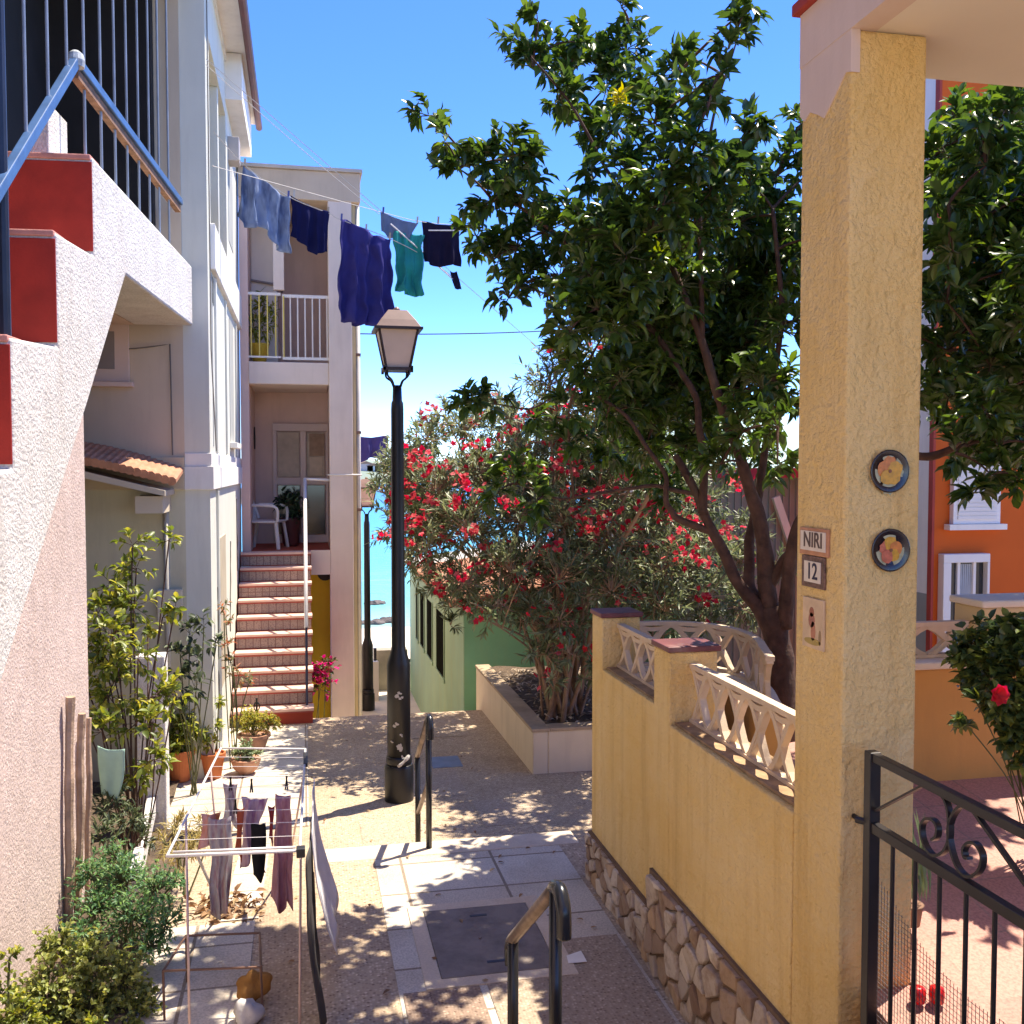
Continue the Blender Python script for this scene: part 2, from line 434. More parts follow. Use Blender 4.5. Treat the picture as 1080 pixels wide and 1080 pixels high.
TERRACE = M('pale concrete', (.72,.64,.52), .9, .08, .8, .1, 20, .01, stain=(.5,.42,.32), sfac=.4)
SAND = M('beach sand', (.72,.60,.44), .95, .12, .35, .4, 5, .05)
ROCK = M('shore rock', (.12,.10,.09), .9, .4, 2, .8, 6, .1)
EARTH = M('earth', (.30,.24,.17), .95, .25, .5, .4, 12, .04)

# ------------------------------------------------------------------ setting: ground, paving, sea
prof = [(-40,-1.72),(1.8,-1.72),(4.2,-2.9),(6.9,-2.9),(7.6,-3.2),(12.7,-3.27),(15.2,-4.86),(24,-4.86),(44,-8.5),(62,-9.5),(110,-13)]
mb = MB(); xs = [-140,-60,-25,-10,-3,0,3,10,25,60,140]; vs = [(x,y,z) for (y,z) in prof for x in xs]; fs = []
for j in range(len(prof)-1):
    for i in range(len(xs)-1):
        k = j*len(xs)+i; fs.append((k, k+1, k+len(xs)+1, k+len(xs)))
mb.add(vs, fs); struct(mb.build('ground', EARTH))
mb = MB()
prof2 = [(38,-7.36),(44,-8.42),(50,-8.74),(56,-9.06),(62,-9.4)]
vs = []; fs = []
nx = 40
for (y,z) in prof2:
    for i in range(nx+1):
        x = -40+i*2.0
        vs.append((x, y, z+.07+.1*mnoise.noise(Vector((x*.3, y*.3, 0)))))
for j in range(len(prof2)-1):
    for i in range(nx): k = j*(nx+1)+i; fs.append((k, k+1, k+nx+2, k+nx+1))
mb.add(vs, fs); struct(mb.build('beach', SAND, smooth=True))
# sea
m, nt, b, out = nodes_of('sea water')
tc = N(nt, 'ShaderNodeTexCoord'); sx = N(nt, 'ShaderNodeSeparateXYZ'); nt.links.new(tc.outputs['Object'], sx.inputs[0])
cr = nt.nodes.new('ShaderNodeValToRGB'); el = cr.color_ramp.elements
el[0].position = 0; el[0].color = (.45,.62,.60,1); el[1].position = 1; el[1].color = (.045,.20,.36,1)
for p_, c_ in ((.06,(.16,.50,.52)),(.16,(.10,.42,.50)),(.45,(.06,.30,.45))):
    e = el.new(p_); e.color = (*c_, 1)
mr = N(nt, 'ShaderNodeMapRange'); mr.inputs[1].default_value = 50; mr.inputs[2].default_value = 330
nt.links.new(sx.outputs['Y'], mr.inputs[0]); nt.links.new(mr.outputs[0], cr.inputs[0])
vv = obj_coord(nt, (.05,.5,1)); fo = ramp(nt, noise(nt, vv, .5, 6, .6), .60, .68)
mr2 = N(nt, 'ShaderNodeMapRange'); mr2.inputs[1].default_value = 90; mr2.inputs[2].default_value = 54
nt.links.new(sx.outputs['Y'], mr2.inputs[0])
mu = N(nt, 'ShaderNodeMath', operation='MULTIPLY'); nt.links.new(fo, mu.inputs[0]); nt.links.new(mr2.outputs[0], mu.inputs[1])
cc = mixc(nt, mu.outputs[0], cr.outputs[0], (.80,.86,.86)); nt.links.new(cc, b.inputs['Base Color'])
b.inputs['Roughness'].default_value = .28; b.inputs['Specular IOR Level'].default_value = .3
v3 = obj_coord(nt, (1,1,1)); bump(nt, b, noise(nt, v3, .8, 5, .6), .6, .35)
mb = MB(); mb.add([(-20000,50,-9),(20000,50,-9),(20000,30000,-9),(-20000,30000,-9)], [(0,1,2,3)])
struct(mb.build('sea', m))
# far coast
mb = MB(); vs = []; fs = []; nx, ny = 90, 10
for j in range(ny+1):
    for i in range(nx+1):
        x = -500+i*20.0; t = j/ny
        h = (16+26*mnoise.noise(Vector((x*.004, 3.1, 0)))+9*mnoise.noise(Vector((x*.016, 1.1, 0))))
        vs.append((x, 700+t*260, -9.6+max(0, h)*math.sin(math.pi*min(1, t*1.0))+2*mnoise.noise(Vector((x*.05, t*6, 0)))))
for j in range(ny):
    for i in range(nx): k = j*(nx+1)+i; fs.append((k, k+1, k+nx+2, k+nx+1))
mb.add(vs, fs); struct(mb.build('hills', M('coast scrub', (.20,.25,.20), .95, .3, .01), smooth=True))

ZL = [(2.4,-2.63),(6.0,-2.65),(8.6,-3.06),(12.7,-3.14)]
def zl(y):
    for (a, za), (b_, zb) in zip(ZL, ZL[1:]):
        if y <= b_: return za+(zb-za)*max(0, (y-a))/(b_-a)
    return ZL[-1][1]
def zr(y): return -3.05-.09*max(0, y-7.2)/5.5
# left half of the lane: a gravel concrete ramp without steps
mb = MB(); mb.prism([(2.4,-2.9),*ZL,(12.7,-3.5)], 'x', -3.2, .05)
struct(mb.build('lane_left', CONCRETE))
mb = MB(); mb.prism([(7.35,-3.5),(7.35,-3.05),(12.7,-3.14),(12.7,-3.5)], 'x', .05, 6)
struct(mb.build('lane_right', CONCRETE))
# landing with two steps beyond
mb = MB(); mb.box(.05, 1.9, 3.7, 6.72, -3.2, -2.65); struct(mb.build('landing', CONCRETE))
mb = MB(); mb.box(.05, 1.9, 6.72, 6.97, -3.2, -2.646)
mb.box(.05, 1.9, 6.97, 7.35, -3.2, -2.85)
struct(mb.build('landing_steps', CREAM_EDGE, bev=.015))
# steps on which the photographer stands
mb = MB()
for k in range(6):
    y1 = 3.7-.3*k; mb.box(-1.4, 1.9, y1-.3 if k < 5 else -3, y1, -3.2, -2.65+.172*(k+1))
struct(mb.build('near_steps', CONCRETE, bev=.012))
def sheet(name, mat, x0, x1, y0, y1, zf, dz, ny=1):
    mb = MB(); vs = []; fs = []
    for j in range(ny+1):
        y = y0+(y1-y0)*j/ny; vs += [(x0,y,zf(y)+dz),(x1,y,zf(y)+dz)]
    for j in range(ny): fs.append((2*j,2*j+1,2*j+3,2*j+2))
    mb.add(vs, fs); return struct(mb.build(name, mat))
land = lambda y: -2.65
sheet('landing_paving', CREAM_PAVE, .45, 1.74, 3.72, 6.70, land, .004)
sheet('landing_dark_paving', DARK_PAVE, .47, .86, 3.75, 4.92, land, .0095)
sheet('landing_gravel_paving', aggregate('grey brown slab', (.38,.29,.21), (.22,.15,.10), (.56,.45,.34), 60), .90, 1.72, 3.75, 5.32, land, .0085)
sheet('lane_cream_paving', CREAM_PAVE, -1.25, .02, 8.6, 12.35, zl, .006, 1)
sheet('lane_cream_strip', CREAM_PAVE, -.50, -.28, 5.95, 8.55, zl, .006, 2)
sheet('lane_near_paving', CREAM_PAVE, -.86, -.30, 3.7, 5.92, zl, .006, 1)
for i, (x0,x1,y0,y1) in enumerate([(.9,1.5,9.2,10.1),(1.1,1.9,11.4,12.3),(.45,.85,8.0,8.7),(1.5,2.1,8.3,9.0)]):
    sheet('lane_slab_paving', SLAB2, x0,x1,y0,y1, zr, .005)
# steps down to the terrace beyond the crest
mb = MB()
for k in range(9): mb.box(-1.2, 2.15, 12.7+.28*k, 12.98+.28*k if k < 8 else 15.25, -5, -3.14-.172*(k+1))
struct(mb.build('lower_steps', TERRACE))
mb = MB(); mb.box(-8, 2.19, 15.25, 25, -4.9, -4.7); struct(mb.build('lower_terrace', TERRACE))
mb = MB(); mb.prism([(25,-5),(25,-4.75),(44,-8.38),(44,-8.6)], 'x', -6, 2.19); struct(mb.build('beach_path', TERRACE))

# manhole cover in its frame
c0 = P(452,1021,Z=-2.64); c1 = P(596,945,Z=-2.64)
mx0, mx1, my0, my1 = .68, 1.30, 5.02, 5.82
t = thing('manhole_cover', 'square dark iron cover set in the cream paving behind the near handrail', 'manhole cover', (mx0, my0, -2.64))
mb = MB(); mb.box(mx0,mx1,my0,my1,-2.66,-2.636); mb.build('plate', COVER, t, bev=.004)
mb = MB()
for a in ((mx0-.09,mx1+.09,my0-.09,my0-.004),(mx0-.09,mx1+.09,my1+.004,my1+.09),(mx0-.09,mx0-.004,my0-.004,my1+.004),(mx1+.004,mx1+.09,my0-.004,my1+.004)):
    mb.box(*a, -2.66, -2.6385)
mb.build('frame', CREAM_EDGE, t)
mb = MB()
for yy in (my0+.12, my1-.12): MB().box(.94,1.04,yy-.012,yy+.012,-2.637,-2.634).build('lifting_slot', IRON, t)
q = P(470,802,Z=-3.08)
t = tag(MB().box(q.x-.16,q.x+.16,q.y-.2,q.y+.2,-3.12,zr(q.y)+.009).build('utility_cover', M('grey blue cover', (.17,.19,.22), .5, .2, 6), loc=q, bev=.004),
        'small blue grey utility cover in the shaded lane beside the lamp post', 'utility cover')
# bits of litter on the landing
q = P(607,1012,Z=-2.64)
mb = MB(); mb.add([(q.x-.05,q.y-.04,-2.636),(q.x+.05,q.y-.05,-2.632),(q.x+.045,q.y+.05,-2.62),(q.x-.04,q.y+.04,-2.634)], [(0,1,2,3)])
tag(mb.build('paper_scrap', M('paper', (.8,.78,.72), .8), loc=q, solid=.001), 'scrap of white paper lying on the paving beside the near handrail', 'paper scrap')

# ------------------------------------------------------------------ yellow garden wall, gate pillar and porch roof
XW = 1.808
gw = thing('garden_wall', 'yellow stucco garden wall on a rubble stone base with lattice panels and capped piers', 'garden wall', (XW, 5, -2.65))
mb = MB()
mb.box(XW, XW+.25, 3.432, 4.74, -2.9, -1.30)
mb.box(XW+.012, XW+.25, 4.97, 5.94, -2.9, -1.25)
mb.build('wall', STUCCO_Y, gw, bev=.008)
# dirt ledge on top of the plaster
mb = MB(); mb.box(XW+.03, XW+.24, 3.44, 4.735, -1.298, -1.285); mb.box(XW+.04, XW+.24, 4.975, 5.935, -1.248, -1.237)
mb.build('ledge', M('ledge mortar', (.34,.22,.12), .95, .35, 12, .5, 50, .006), gw)
for (y0, y1, xo) in ((4.74, 4.97, 0), (5.94, 6.16, .012)):
    pr = MB().box(XW+xo, XW+.262, y0+.001, y1-.001, -2.9, -.93).build('pier', STUCCO_Y, gw, bev=.008)
    mb = MB(); mb.box(XW+xo-.012, XW+.278, y0-.012, y1+.012, -.928, -.898); mb.build('cap', CAP_TILE, pr, bev=.006)
def lattice(name, parent, path, z0, z1, unit_len=.21, r=.0125, depth=.036):
    """openwork concrete panel along a plan path: crossing bowed ribs between two rails"""
    path = catmull([Vector((x,y,0)) for x, y in path], 10) if len(path) > 2 else [Vector((path[0][0]+(path[1][0]-path[0][0])*i/20, path[0][1]+(path[1][1]-path[0][1])*i/20, 0)) for i in range(21)]
    L = [0]
    for a, b_ in zip(path, path[1:]): L.append(L[-1]+(b_-a).length)
    def at(s):
        s = min(max(s, 0), L[-1])
        for i in range(len(L)-1):
            if s <= L[i+1]+1e-9:
                t = (s-L[i])/max(1e-9, L[i+1]-L[i]); p = path[i].lerp(path[i+1], t); d = (path[i+1]-path[i]).normalized()
                return p, Vector((-d.y, d.x, 0))
        return path[-1], Vector((0,1,0))
    n = max(1, round(L[-1]/unit_len)); ul = L[-1]/n
    mb = MB()
    cnt = [0]
    def strip(fn, w=r):
        cnt[0] += 1; dep = depth*(1-.045*(cnt[0] % 7))
        pts = []
        for k in range(9):
            s, z = fn(k/8); p, nr = at(s); pts.append((Vector((p.x,p.y,z)), nr))
        vs = []; fs = []
        for k, (p, nr) in enumerate(pts):
            a = pts[max(k-1,0)][0]; c = pts[min(k+1,8)][0]; d = (c-a).normalized(); sd = d.cross(nr).normalized()
            for (i, j) in ((-1,-1),(1,-1),(1,1),(-1,1)): vs.append(p+sd*w*i+nr*dep*.5*j)
        for k in range(8):
            for q in range(4): fs.append((k*4+q, k*4+(q+1)%4, k*4+4+(q+1)%4, k*4+4+q))
        fs += [(3,2,1,0),(32,33,34,35)]
        mb.add(vs, fs)
    H = z1-z0-.035
    for u in range(n):
        s0 = u*ul; zb = z0+.01
        bow = .45
        strip(lambda t: (s0+ul*(.04+bow*math.sin(math.pi*t)), zb+H*t))
        strip(lambda t: (s0+ul*(.96-bow*math.sin(math.pi*t)), zb+H*t))
        strip(lambda t: (s0+ul*(.10+.80*t), zb+H*t), r*.8)
        strip(lambda t: (s0+ul*(.90-.80*t), zb+H*t), r*.8)
        strip(lambda t: (s0+ul*t, zb+H*(1-.10*math.sin(math.pi*t)) ), r)
    # top rail and bottom sill
    for zz, hh in ((z1-.012, .012), (z0+.008, .008)):
        for i in range(len(path)-1):
            p, q = path[i], path[i+1]; mb.bar((p.x,p.y,zz), (q.x,q.y,zz), depth*1.25+.0007*(i % 5), hh*2+.0005*(i % 3))
    return mb.build(name, LATTICE, parent)
lattice('lattice_panel', gw, [(XW+.13, 3.44), (XW+.13, 4.735)], -1.285, -.985, .23)
lattice('lattice_panel', gw, [(XW+.13, 4.975), (XW+.13, 5.935)], -1.237, -.965, .23)
# rubble stones of the base (cut from a Voronoi diagram), one part
def voronoi_stones(x, y0, y1, z0, z1, nz, seed, depth=.035):
    rng = random.Random(seed); H = z1-z0; cell = H/nz; ny = max(2, int((y1-y0)/cell/1.05)); pts = []
    for i in range(-1, ny+1):
        for j in range(-1, nz+1):
            pts.append((y0+(i+.5+rng.uniform(-.47,.47))*(y1-y0)/ny, z0+(j+.5+rng.uniform(-.47,.47))*cell))
    mb = MB()
    for a in pts:
        poly = [(y0,z0),(y1,z0),(y1,z1),(y0,z1)]
        for c in pts:
            if c is a or abs(c[0]-a[0]) > cell*4 or abs(c[1]-a[1]) > cell*4: continue
            mx, mz = (a[0]+c[0])/2, (a[1]+c[1])/2; nx_, nz_ = c[0]-a[0], c[1]-a[1]
            new = []
            for i in range(len(poly)):
                p, q = poly[i], poly[(i+1) % len(poly)]
                dp = (p[0]-mx)*nx_+(p[1]-mz)*nz_; dq = (q[0]-mx)*nx_+(q[1]-mz)*nz_
                if dp <= 0: new.append(p)
                if dp*dq < 0:
                    t = dp/(dp-dq); new.append((p[0]+(q[0]-p[0])*t, p[1]+(q[1]-p[1])*t))
            poly = new
            if len(poly) < 3: break
        if len(poly) < 3: continue
        cx = sum(p[0] for p in poly)/len(poly); cz = sum(p[1] for p in poly)/len(poly)
        # round corners by subdividing, shrink for the joint
        pp = []
        for i in range(len(poly)):
            p, q = poly[i], poly[(i+1) % len(poly)]; pp += [(p[0]*.91+q[0]*.09, p[1]*.91+q[1]*.09), (p[0]*.09+q[0]*.91, p[1]*.09+q[1]*.91)]
        n = len(pp); d = depth*rng.uniform(.55, 1.15); vs = []
        tl = (rng.uniform(-.12,.12), rng.uniform(-.12,.12))
        for (sc, dx) in ((.90, 0), (.87, .75), (.80, .98), (.40, 1.02)):
            for (y, z) in pp:
                yy = cx+(y-cx)*sc; zz = cz+(z-cz)*sc
                vs.append((x-d*dx-(dx > 0)*((yy-cx)*tl[0]+(zz-cz)*tl[1]+.006*mnoise.noise(Vector((yy*14, zz*14, seed)))), yy, zz))
        fs = []
        for lv in range(3):
            for i in range(n): fs.append((lv*n+i, lv*n+(i+1) % n, (lv+1)*n+(i+1) % n, (lv+1)*n+i))
        fs.append(tuple(3*n+i for i in range(n))); mb.add(vs, fs)
    return mb
mb = MB(); mb.box(XW-.018, XW+.0, 2.2, 4.968, -2.9, -2.125); mb.box(XW-.012, XW+.012, 4.972, 6.158, -2.9, -2.352)
mb.box(XW+.013, XW+.25, 6.1605, 6.18, -2.9, -2.36)
sb = mb.build('stone_base', MORTAR, gw)
voronoi_stones(XW-.015, 2.2, 4.96, -2.66, -2.14, 4, 5, .030).build('stone', STONE, sb)
voronoi_stones(XW-.009, 4.975, 6.155, -2.66, -2.36, 3, 8, .024).build('stone', STONE, sb)

po = thing('porch', 'yellow stucco gate pillar carrying a flat porch roof with pinkish fascia', 'porch', (XW, 3.2, -2.65))
mb = MB(); mb.box(XW, XW+.285, 3.09, 3.43, -2.9, 1.474); mb.build('pillar', STUCCO_Y, po, bev=.012)
mb = MB()
mb.prism([(3.435,1.474),(3.435,1.30),(3.40,1.27),(3.36,1.29),(3.30,1.26),(3.26,1.235),(3.21,1.27),(3.17,1.30),(3.12,1.34),(3.086,1.33),(3.086,1.474)], 'x', XW-.004, XW+.03)
mb.build('paint_band', FASCIA, po)
mb = MB(); mb.box(XW-.002, 6.5, -2.5, 3.432, 1.4755, 1.66); mb.build('roof_slab', SOFFIT, po, bev=.006)
mb = MB(); mb.box(XW-.006, XW+.09, -2.5, 3.436, 1.472, 1.664); mb.box(XW+.095, 6.5, 3.434, 3.437, 1.49, 1.664); mb.build('fascia', FASCIA, po)
mb = MB(); mb.box(XW-.03, XW+.18, -2.5, 3.46, 1.666, 1.71); mb.box(XW+.183, 6.5, 3.28, 3.46, 1.666, 1.71); mb.build('coping', RED_TRIM, po, bev=.006)
mb = MB(); mb.box(6.22, 6.5, 3.09, 3.43, -2.9, 1.474); mb.box(6.22, 6.5, -2.5, 3.085, -2.9, 1.474); mb.build('house_wall', STUCCO_Y, po)

# plates and tiles hung on the pillar
def plate(px, py, label, petals, leafs, seed):
    c = P(px, py, Y=3.09); c.y = 3.088; rr = .074
    t = thing('decorative_plate', label, 'wall plate', c, 'painted plates hung on the gate pillar')
    T = Matrix.Translation(c) @ Matrix.Rotation(R(90), 4, 'X')
    MB().lathe([(rr*.6,0),(rr*.98,.010),(rr,.014),(rr*.93,.015),(rr*.7,.008),(0.001,.007)], (0,0,0), 40, T).build('rim', M('dark glaze', (.02,.012,.018), .18, .3, 12, spec=.6), t, smooth=True)
    rng = random.Random(seed)
    def blob(px_, pz_, r_, col, lift, name, jit=.12):
        jag = [1+rng.uniform(-jit, jit) for _ in range(14)]
        cc = Vector((c.x+px_*rr, c.y-.0085-lift, c.z+pz_*rr))
        MB().disc(cc, (1,0,0), (0,0,1), r_*rr, 14, jag).build(name, col, t, solid=.0004)
    gl = M('pale glaze leaf', (.42,.42,.27), .25, .3, 40); 
    for i_, (a, b_, r_) in enumerate(leafs): blob(a, b_, r_*1.15, gl, .0001*i_, 'painted_leaf', .3)
    for i_, (a, b_, r_, col) in enumerate(petals): blob(a, b_, r_*1.12, col, .0022+.0006*i_, 'painted_petal', .12)
    blob(0, 0, .09, M('flower eye', (.22,.07,.02), .3), .0062, 'painted_petal')
    return t
YG = M('yellow glaze', (.62,.32,.02), .25, .25, 60); OG = M('orange glaze', (.60,.19,.03), .25, .25, 60); PG = M('coral glaze', (.55,.13,.07), .25, .25, 60)
plate(936, 497, 'round dark plate with one yellow flower, upper of two on the gate pillar', [(-.28,.1,.32,OG),(0,.33,.34,OG),(.3,.12,.33,YG),(.2,-.28,.33,YG),(-.15,-.3,.3,YG)],
      [(-.1,.68,.22),(.55,.45,.25),(-.6,-.2,.27),(0,-.7,.3),(.5,-.05,.2)], 2)
plate(937, 580, 'round dark plate with an orange and coral flower, lower of two on the gate pillar', [(-.28,.1,.27,PG),(0,.33,.3,YG),(.28,.1,.28,OG),(.16,-.22,.26,YG),(-.18,-.3,.28,PG)],
      [(0,.62,.28),(.62,-.25,.28),(-.62,-.3,.22),(.4,-.5,.2),(-.45,-.6,.18)], 3)
def text(name, s, size, loc, mat, parent, ext=.0008, sx=1.0):
    cu = bpy.data.curves.new(name, 'FONT'); cu.body = s; cu.size = size; cu.extrude = ext; cu.offset = .0009
    cu.align_x = 'CENTER'; cu.align_y = 'CENTER'
    cu.materials.append(mat)
    o = bpy.data.objects.new(name, cu); COL.objects.link(o); o.parent = parent
    o.location = Vector(loc)-root_origin(parent)
    # readable from -X: letters run towards -Y
    o.rotation_euler = (R(90), 0, R(-90)); o.scale = (sx, 1, 1)
    me = bpy.data.meshes.new_from_object(o); q = bpy.data.objects.new(name, me); COL.objects.link(q); q.parent = parent
    q.location = o.location; q.rotation_euler = o.rotation_euler; q.scale = o.scale
    bpy.data.objects.remove(o); q.name = name
    return q
def tile(name, label, px0, px1, py0, py1, matn):
    a = P(px0, (py0+py1)/2, X=XW); b_ = P(px1, (py0+py1)/2, X=XW); ym = (a.y+b_.y)/2
    top = P((px0+px1)/2, py0, X=XW).z; bot = P((px0+px1)/2, py1, X=XW).z
    c = Vector((XW-.002, ym, (top+bot)/2)); t = thing(name, label, 'wall tile', c)
    hw = (a.y-b_.y)/2; hh = (top-bot)/2
    MB().box(XW-.010, XW-.001, ym-hw, ym+hw, bot, top).build('tile_body', matn, t, bev=.002)
    return t, c, hw, hh
TC = M('tile clay', (.50,.24,.13), .5, .2, 30); TW = M('tile white', (.76,.68,.58), .3, .06, 30); TK = M('tile brown ink', (.10,.06,.05), .3)
t, c, hw, hh = tile('name_tile', 'small framed clay name tile with dark letters, topmost tile on the pillar', 846, 876, 557, 586, TC)
MB().box(XW-.0125, XW-.0101, c.y-hw*.86, c.y+hw*.9, c.z-hh*.66, c.z+hh*.76).build('letter_field', TW, t)
text('lettering', 'NIRI', hh*1.55, (XW-.0135, c.y, c.z+.004), TK, t, sx=.95)
t, c, hw, hh = tile('number_tile', 'dark bordered house number tile reading 12, between two other tiles', 848, 872, 586.5, 620, M('tile border', (.16,.09,.07), .35, .6, 70))
MB().box(XW-.0125, XW-.0101, c.y-hw*.72, c.y+hw*.72, c.z-hh*.66, c.z+hh*.66).build('number_field', TW, t)
text('number', '12', hh*1.45, (XW-.0135, c.y, c.z), M('number ink', (.03,.025,.06), .3), t, sx=.95)
t, c, hw, hh = tile('picture_tile', 'tall cream tile painted with a small brown figure, lowest tile on the pillar', 849, 871, 631, 684, M('tile cream', (.68,.50,.32), .4, .12, 20))
for (dy, dz, w, h, colr) in ((.1,.45,.22,.2,(.35,.12,.07)),(.1,.12,.30,.3,(.40,.16,.11)),(-.05,-.3,.22,.4,(.48,.20,.12)),(.0,-.72,.8,.14,(.42,.30,.08)),(-.7,-.5,.12,.3,(.30,.20,.10))):
    MB().disc((XW-.0105, c.y+dy*hw, c.z+dz*hh), (0,w*hw,0), (0,0,h*hh), 1.0, 12).build('painted_shape', M('ink%.2f' % colr[0], colr, .4), t, solid=.001)

# yard behind the gate
YP = [(-2.5,-2.05),(1.5,-2.05),(2.9,-1.86),(3.5,-1.74),(4.55,-1.62)]
mb = MB(); mb.prism([(-2.5,-2.4)]+YP+[(4.55,-2.4)], 'x', XW+.288, 6.2); mb.prism([(-2.5,-2.4)]+YP[:3]+[(3.088,-1.825),(3.088,-2.4)], 'x', XW+.095, XW+.287)
mb.box(XW+.255, 3.3, 4.552, 6.2, -2.2, -1.623); struct(mb.build('yard_floor', YARD_TILE))
bw = thing('yard_back_wall', 'low apricot wall with cream coping and openwork lattice behind the gate', 'garden wall', (4, 4.55, -1.62))
mb = MB(); mb.box(2.95, 6.2, 4.55, 4.75, -2.5, -1.03); mb.build('wall', ORANGE_WALL, bw, bev=.01)
mb = MB(); mb.box(2.94, 6.2, 4.52, 4.78, -1.028, -.99); mb.build('coping', CREAM_COPING, bw, bev=.008)
lattice('lattice_panel', bw, [(2.96, 4.65), (3.44, 4.65)], -.988, -.80, .20, .014)
mb = MB(); mb.box(3.45, 4.3, 4.53, 4.77, -.988, -.72); pr = mb.build('pier', M('cream pier', (.66,.52,.28), .9, .08, 3, .2, 50, .005), bw, bev=.01)
mb = MB(); mb.box(3.43, 4.33, 4.51, 4.79, -.718, -.68); mb.build('cap', CREAM_COPING, pr, bev=.01)
cw = thing('curved_tree_wall', 'curved apricot wall topped by arched lattice around the tree', 'garden wall', (2.3, 5.5, -1.62))
arc = [(2.052,5.98),(2.25,5.97),(2.45,5.86),(2.56,5.62),(2.545,5.3),(2.43,4.95),(2.35,4.72)]
pts = catmull([Vector((x,y,0)) for x, y in arc], 6); mb = MB()
for i in range(len(pts)-1):
    for z0, z1, w, k in ((-2.0,-1.27,.14,0),):
        a, b_ = pts[i], pts[i+1]; mb.bar((a.x,a.y,(z0+z1)/2), (b_.x,b_.y,(z0+z1)/2), w, z1-z0)
mb.build('wall', ORANGE_WALL, cw)
mb = MB()
for i in range(len(pts)-1):
    a, b_ = pts[i], pts[i+1]; mb.bar((a.x,a.y,-1.258), (b_.x,b_.y,-1.258), .17, .022)
mb.build('coping', CREAM_COPING, cw)
lattice('lattice_panel', cw, arc, -1.247, -.965, .22, .013)

# gate
XG = 1.862
gt = thing('garden_gate', 'black iron garden gate with scrolls, upright bars and wire mesh', 'gate', (XG, 2.98, -2.2))
mb = MB(); mb.box(XG-.02, XG+.02, 2.965, 3.005, -2.25, -.945); mb.build('post', IRON, gt, bev=.003)
mb = MB(); mb.box(XG-.02, XG+.02, 1.50, 1.54, -2.25, -.945); mb.build('post', IRON, gt, bev=.003)
mb = MB(); mb.box(XG-.015, XG+.015, 1.541, 2.964, -.975, -.946); mb.build('top_rail', IRON, gt, bev=.003)
mb = MB(); mb.box(XG-.015, XG+.015, 1.541, 2.964, -1.215, -1.18); mb.build('middle_rail', IRON, gt, bev=.003)
mb = MB(); mb.box(XG-.015, XG+.015, 1.541, 2.964, -2.20, -2.165); mb.build('bottom_rail', IRON, gt, bev=.003)
for k in range(11):
    y = 2.86-.122*k; mb = MB(); mb.tube([(XG,y,-2.165),(XG,y,-1.215)], .0075, 8); mb.build('bar', IRON, gt)
zx = lambda x, y: (910+x/6.353, 780+y/6.353)
def scroll(pts):
    mb = MB(); pp = catmull([P(*zx(*p), X=XG) for p in pts], 5)
    vs = []; fs = []
    for i, p in enumerate(pp):
        d = (pp[min(i+1,len(pp)-1)]-pp[max(i-1,0)]).normalized(); up = d.cross(Vector((1,0,0))).normalized()
        for (a, b_) in ((-1,-1),(1,-1),(1,1),(-1,1)): vs.append(p+Vector((1,0,0))*.0095*a+up*.0042*b_)
    for i in range(len(pp)-1):
        for k in range(4): fs.append((i*4+k, i*4+(k+1)%4, i*4+4+(k+1)%4, i*4+4+k))
    fs += [(3,2,1,0), tuple(len(vs)-4+k for k in range(4))]
    mb.add(vs, fs); mb.build('scroll', IRON, gt)
scroll([(420,300),(490,335),(540,375),(575,450),(588,560),(582,680),(545,755),(480,775),(430,720),(402,640),(402,570),(435,530),(480,540),(507,590),(500,650),(470,672)])
scroll([(720,440),(680,440),(640,465),(600,530),(582,620),(600,740),(640,850),(700,915),(760,905),(800,850),(805,770),(765,700),(720,690),(685,730),(690,785),(718,795)])
mb = MB(); mb.bar(P(*zx(90,475), X=XG), P(*zx(410,305), X=XG), .016, .007); mb.build('brace', IRON, gt); mb = MB(); mb.bar(P(*zx(720,440), X=XG), P(*zx(1180,1090), X=XG), .016, .010); mb.build('brace', IRON, gt)
mb = MB(); mb.tube([(XG-.03,3.03,-1.19),(XG+.0,2.985,-1.19)], .012, 8); mb.tube([(XG-.005,3.088,-1.20),(XG-.005,3.0,-1.20)], .009, 8); mb.build('hinge', IRON, gt)
# wire mesh with a sagging upper edge
mb = MB()
def mtop(y): return -1.36-.22*(2.96-y)/1.4-.10*math.sin(max(0, (2.96-y))*4.0)
y = 2.955; k = 0
while y > 1.55:
    mb.tube([(XG+.012,y,-2.16),(XG+.012,y,mtop(y))], .0011, 3, cap=False); y -= .0165
for j in range(56):
    z = -2.15+.0165*j
    ys = [2.96-.035*i for i in range(41) if mtop(2.96-.035*i) > z]
    seg = []
    for yy in ys:
        if seg and seg[-1]-yy > .05:
            if len(seg) > 1: mb.tube([(XG+.0135,seg[0],z),(XG+.0135,seg[-1],z)], .0011, 3, cap=False)
            seg = []
        seg.append(yy)
    if len(seg) > 1: mb.tube([(XG+.0135,seg[0],z),(XG+.0135,seg[-1],z)], .0011, 3, cap=False)
mb.build('wire_mesh', M('mesh wire', (.12,.11,.12), .45, .2, 5, metal=.4), gt)

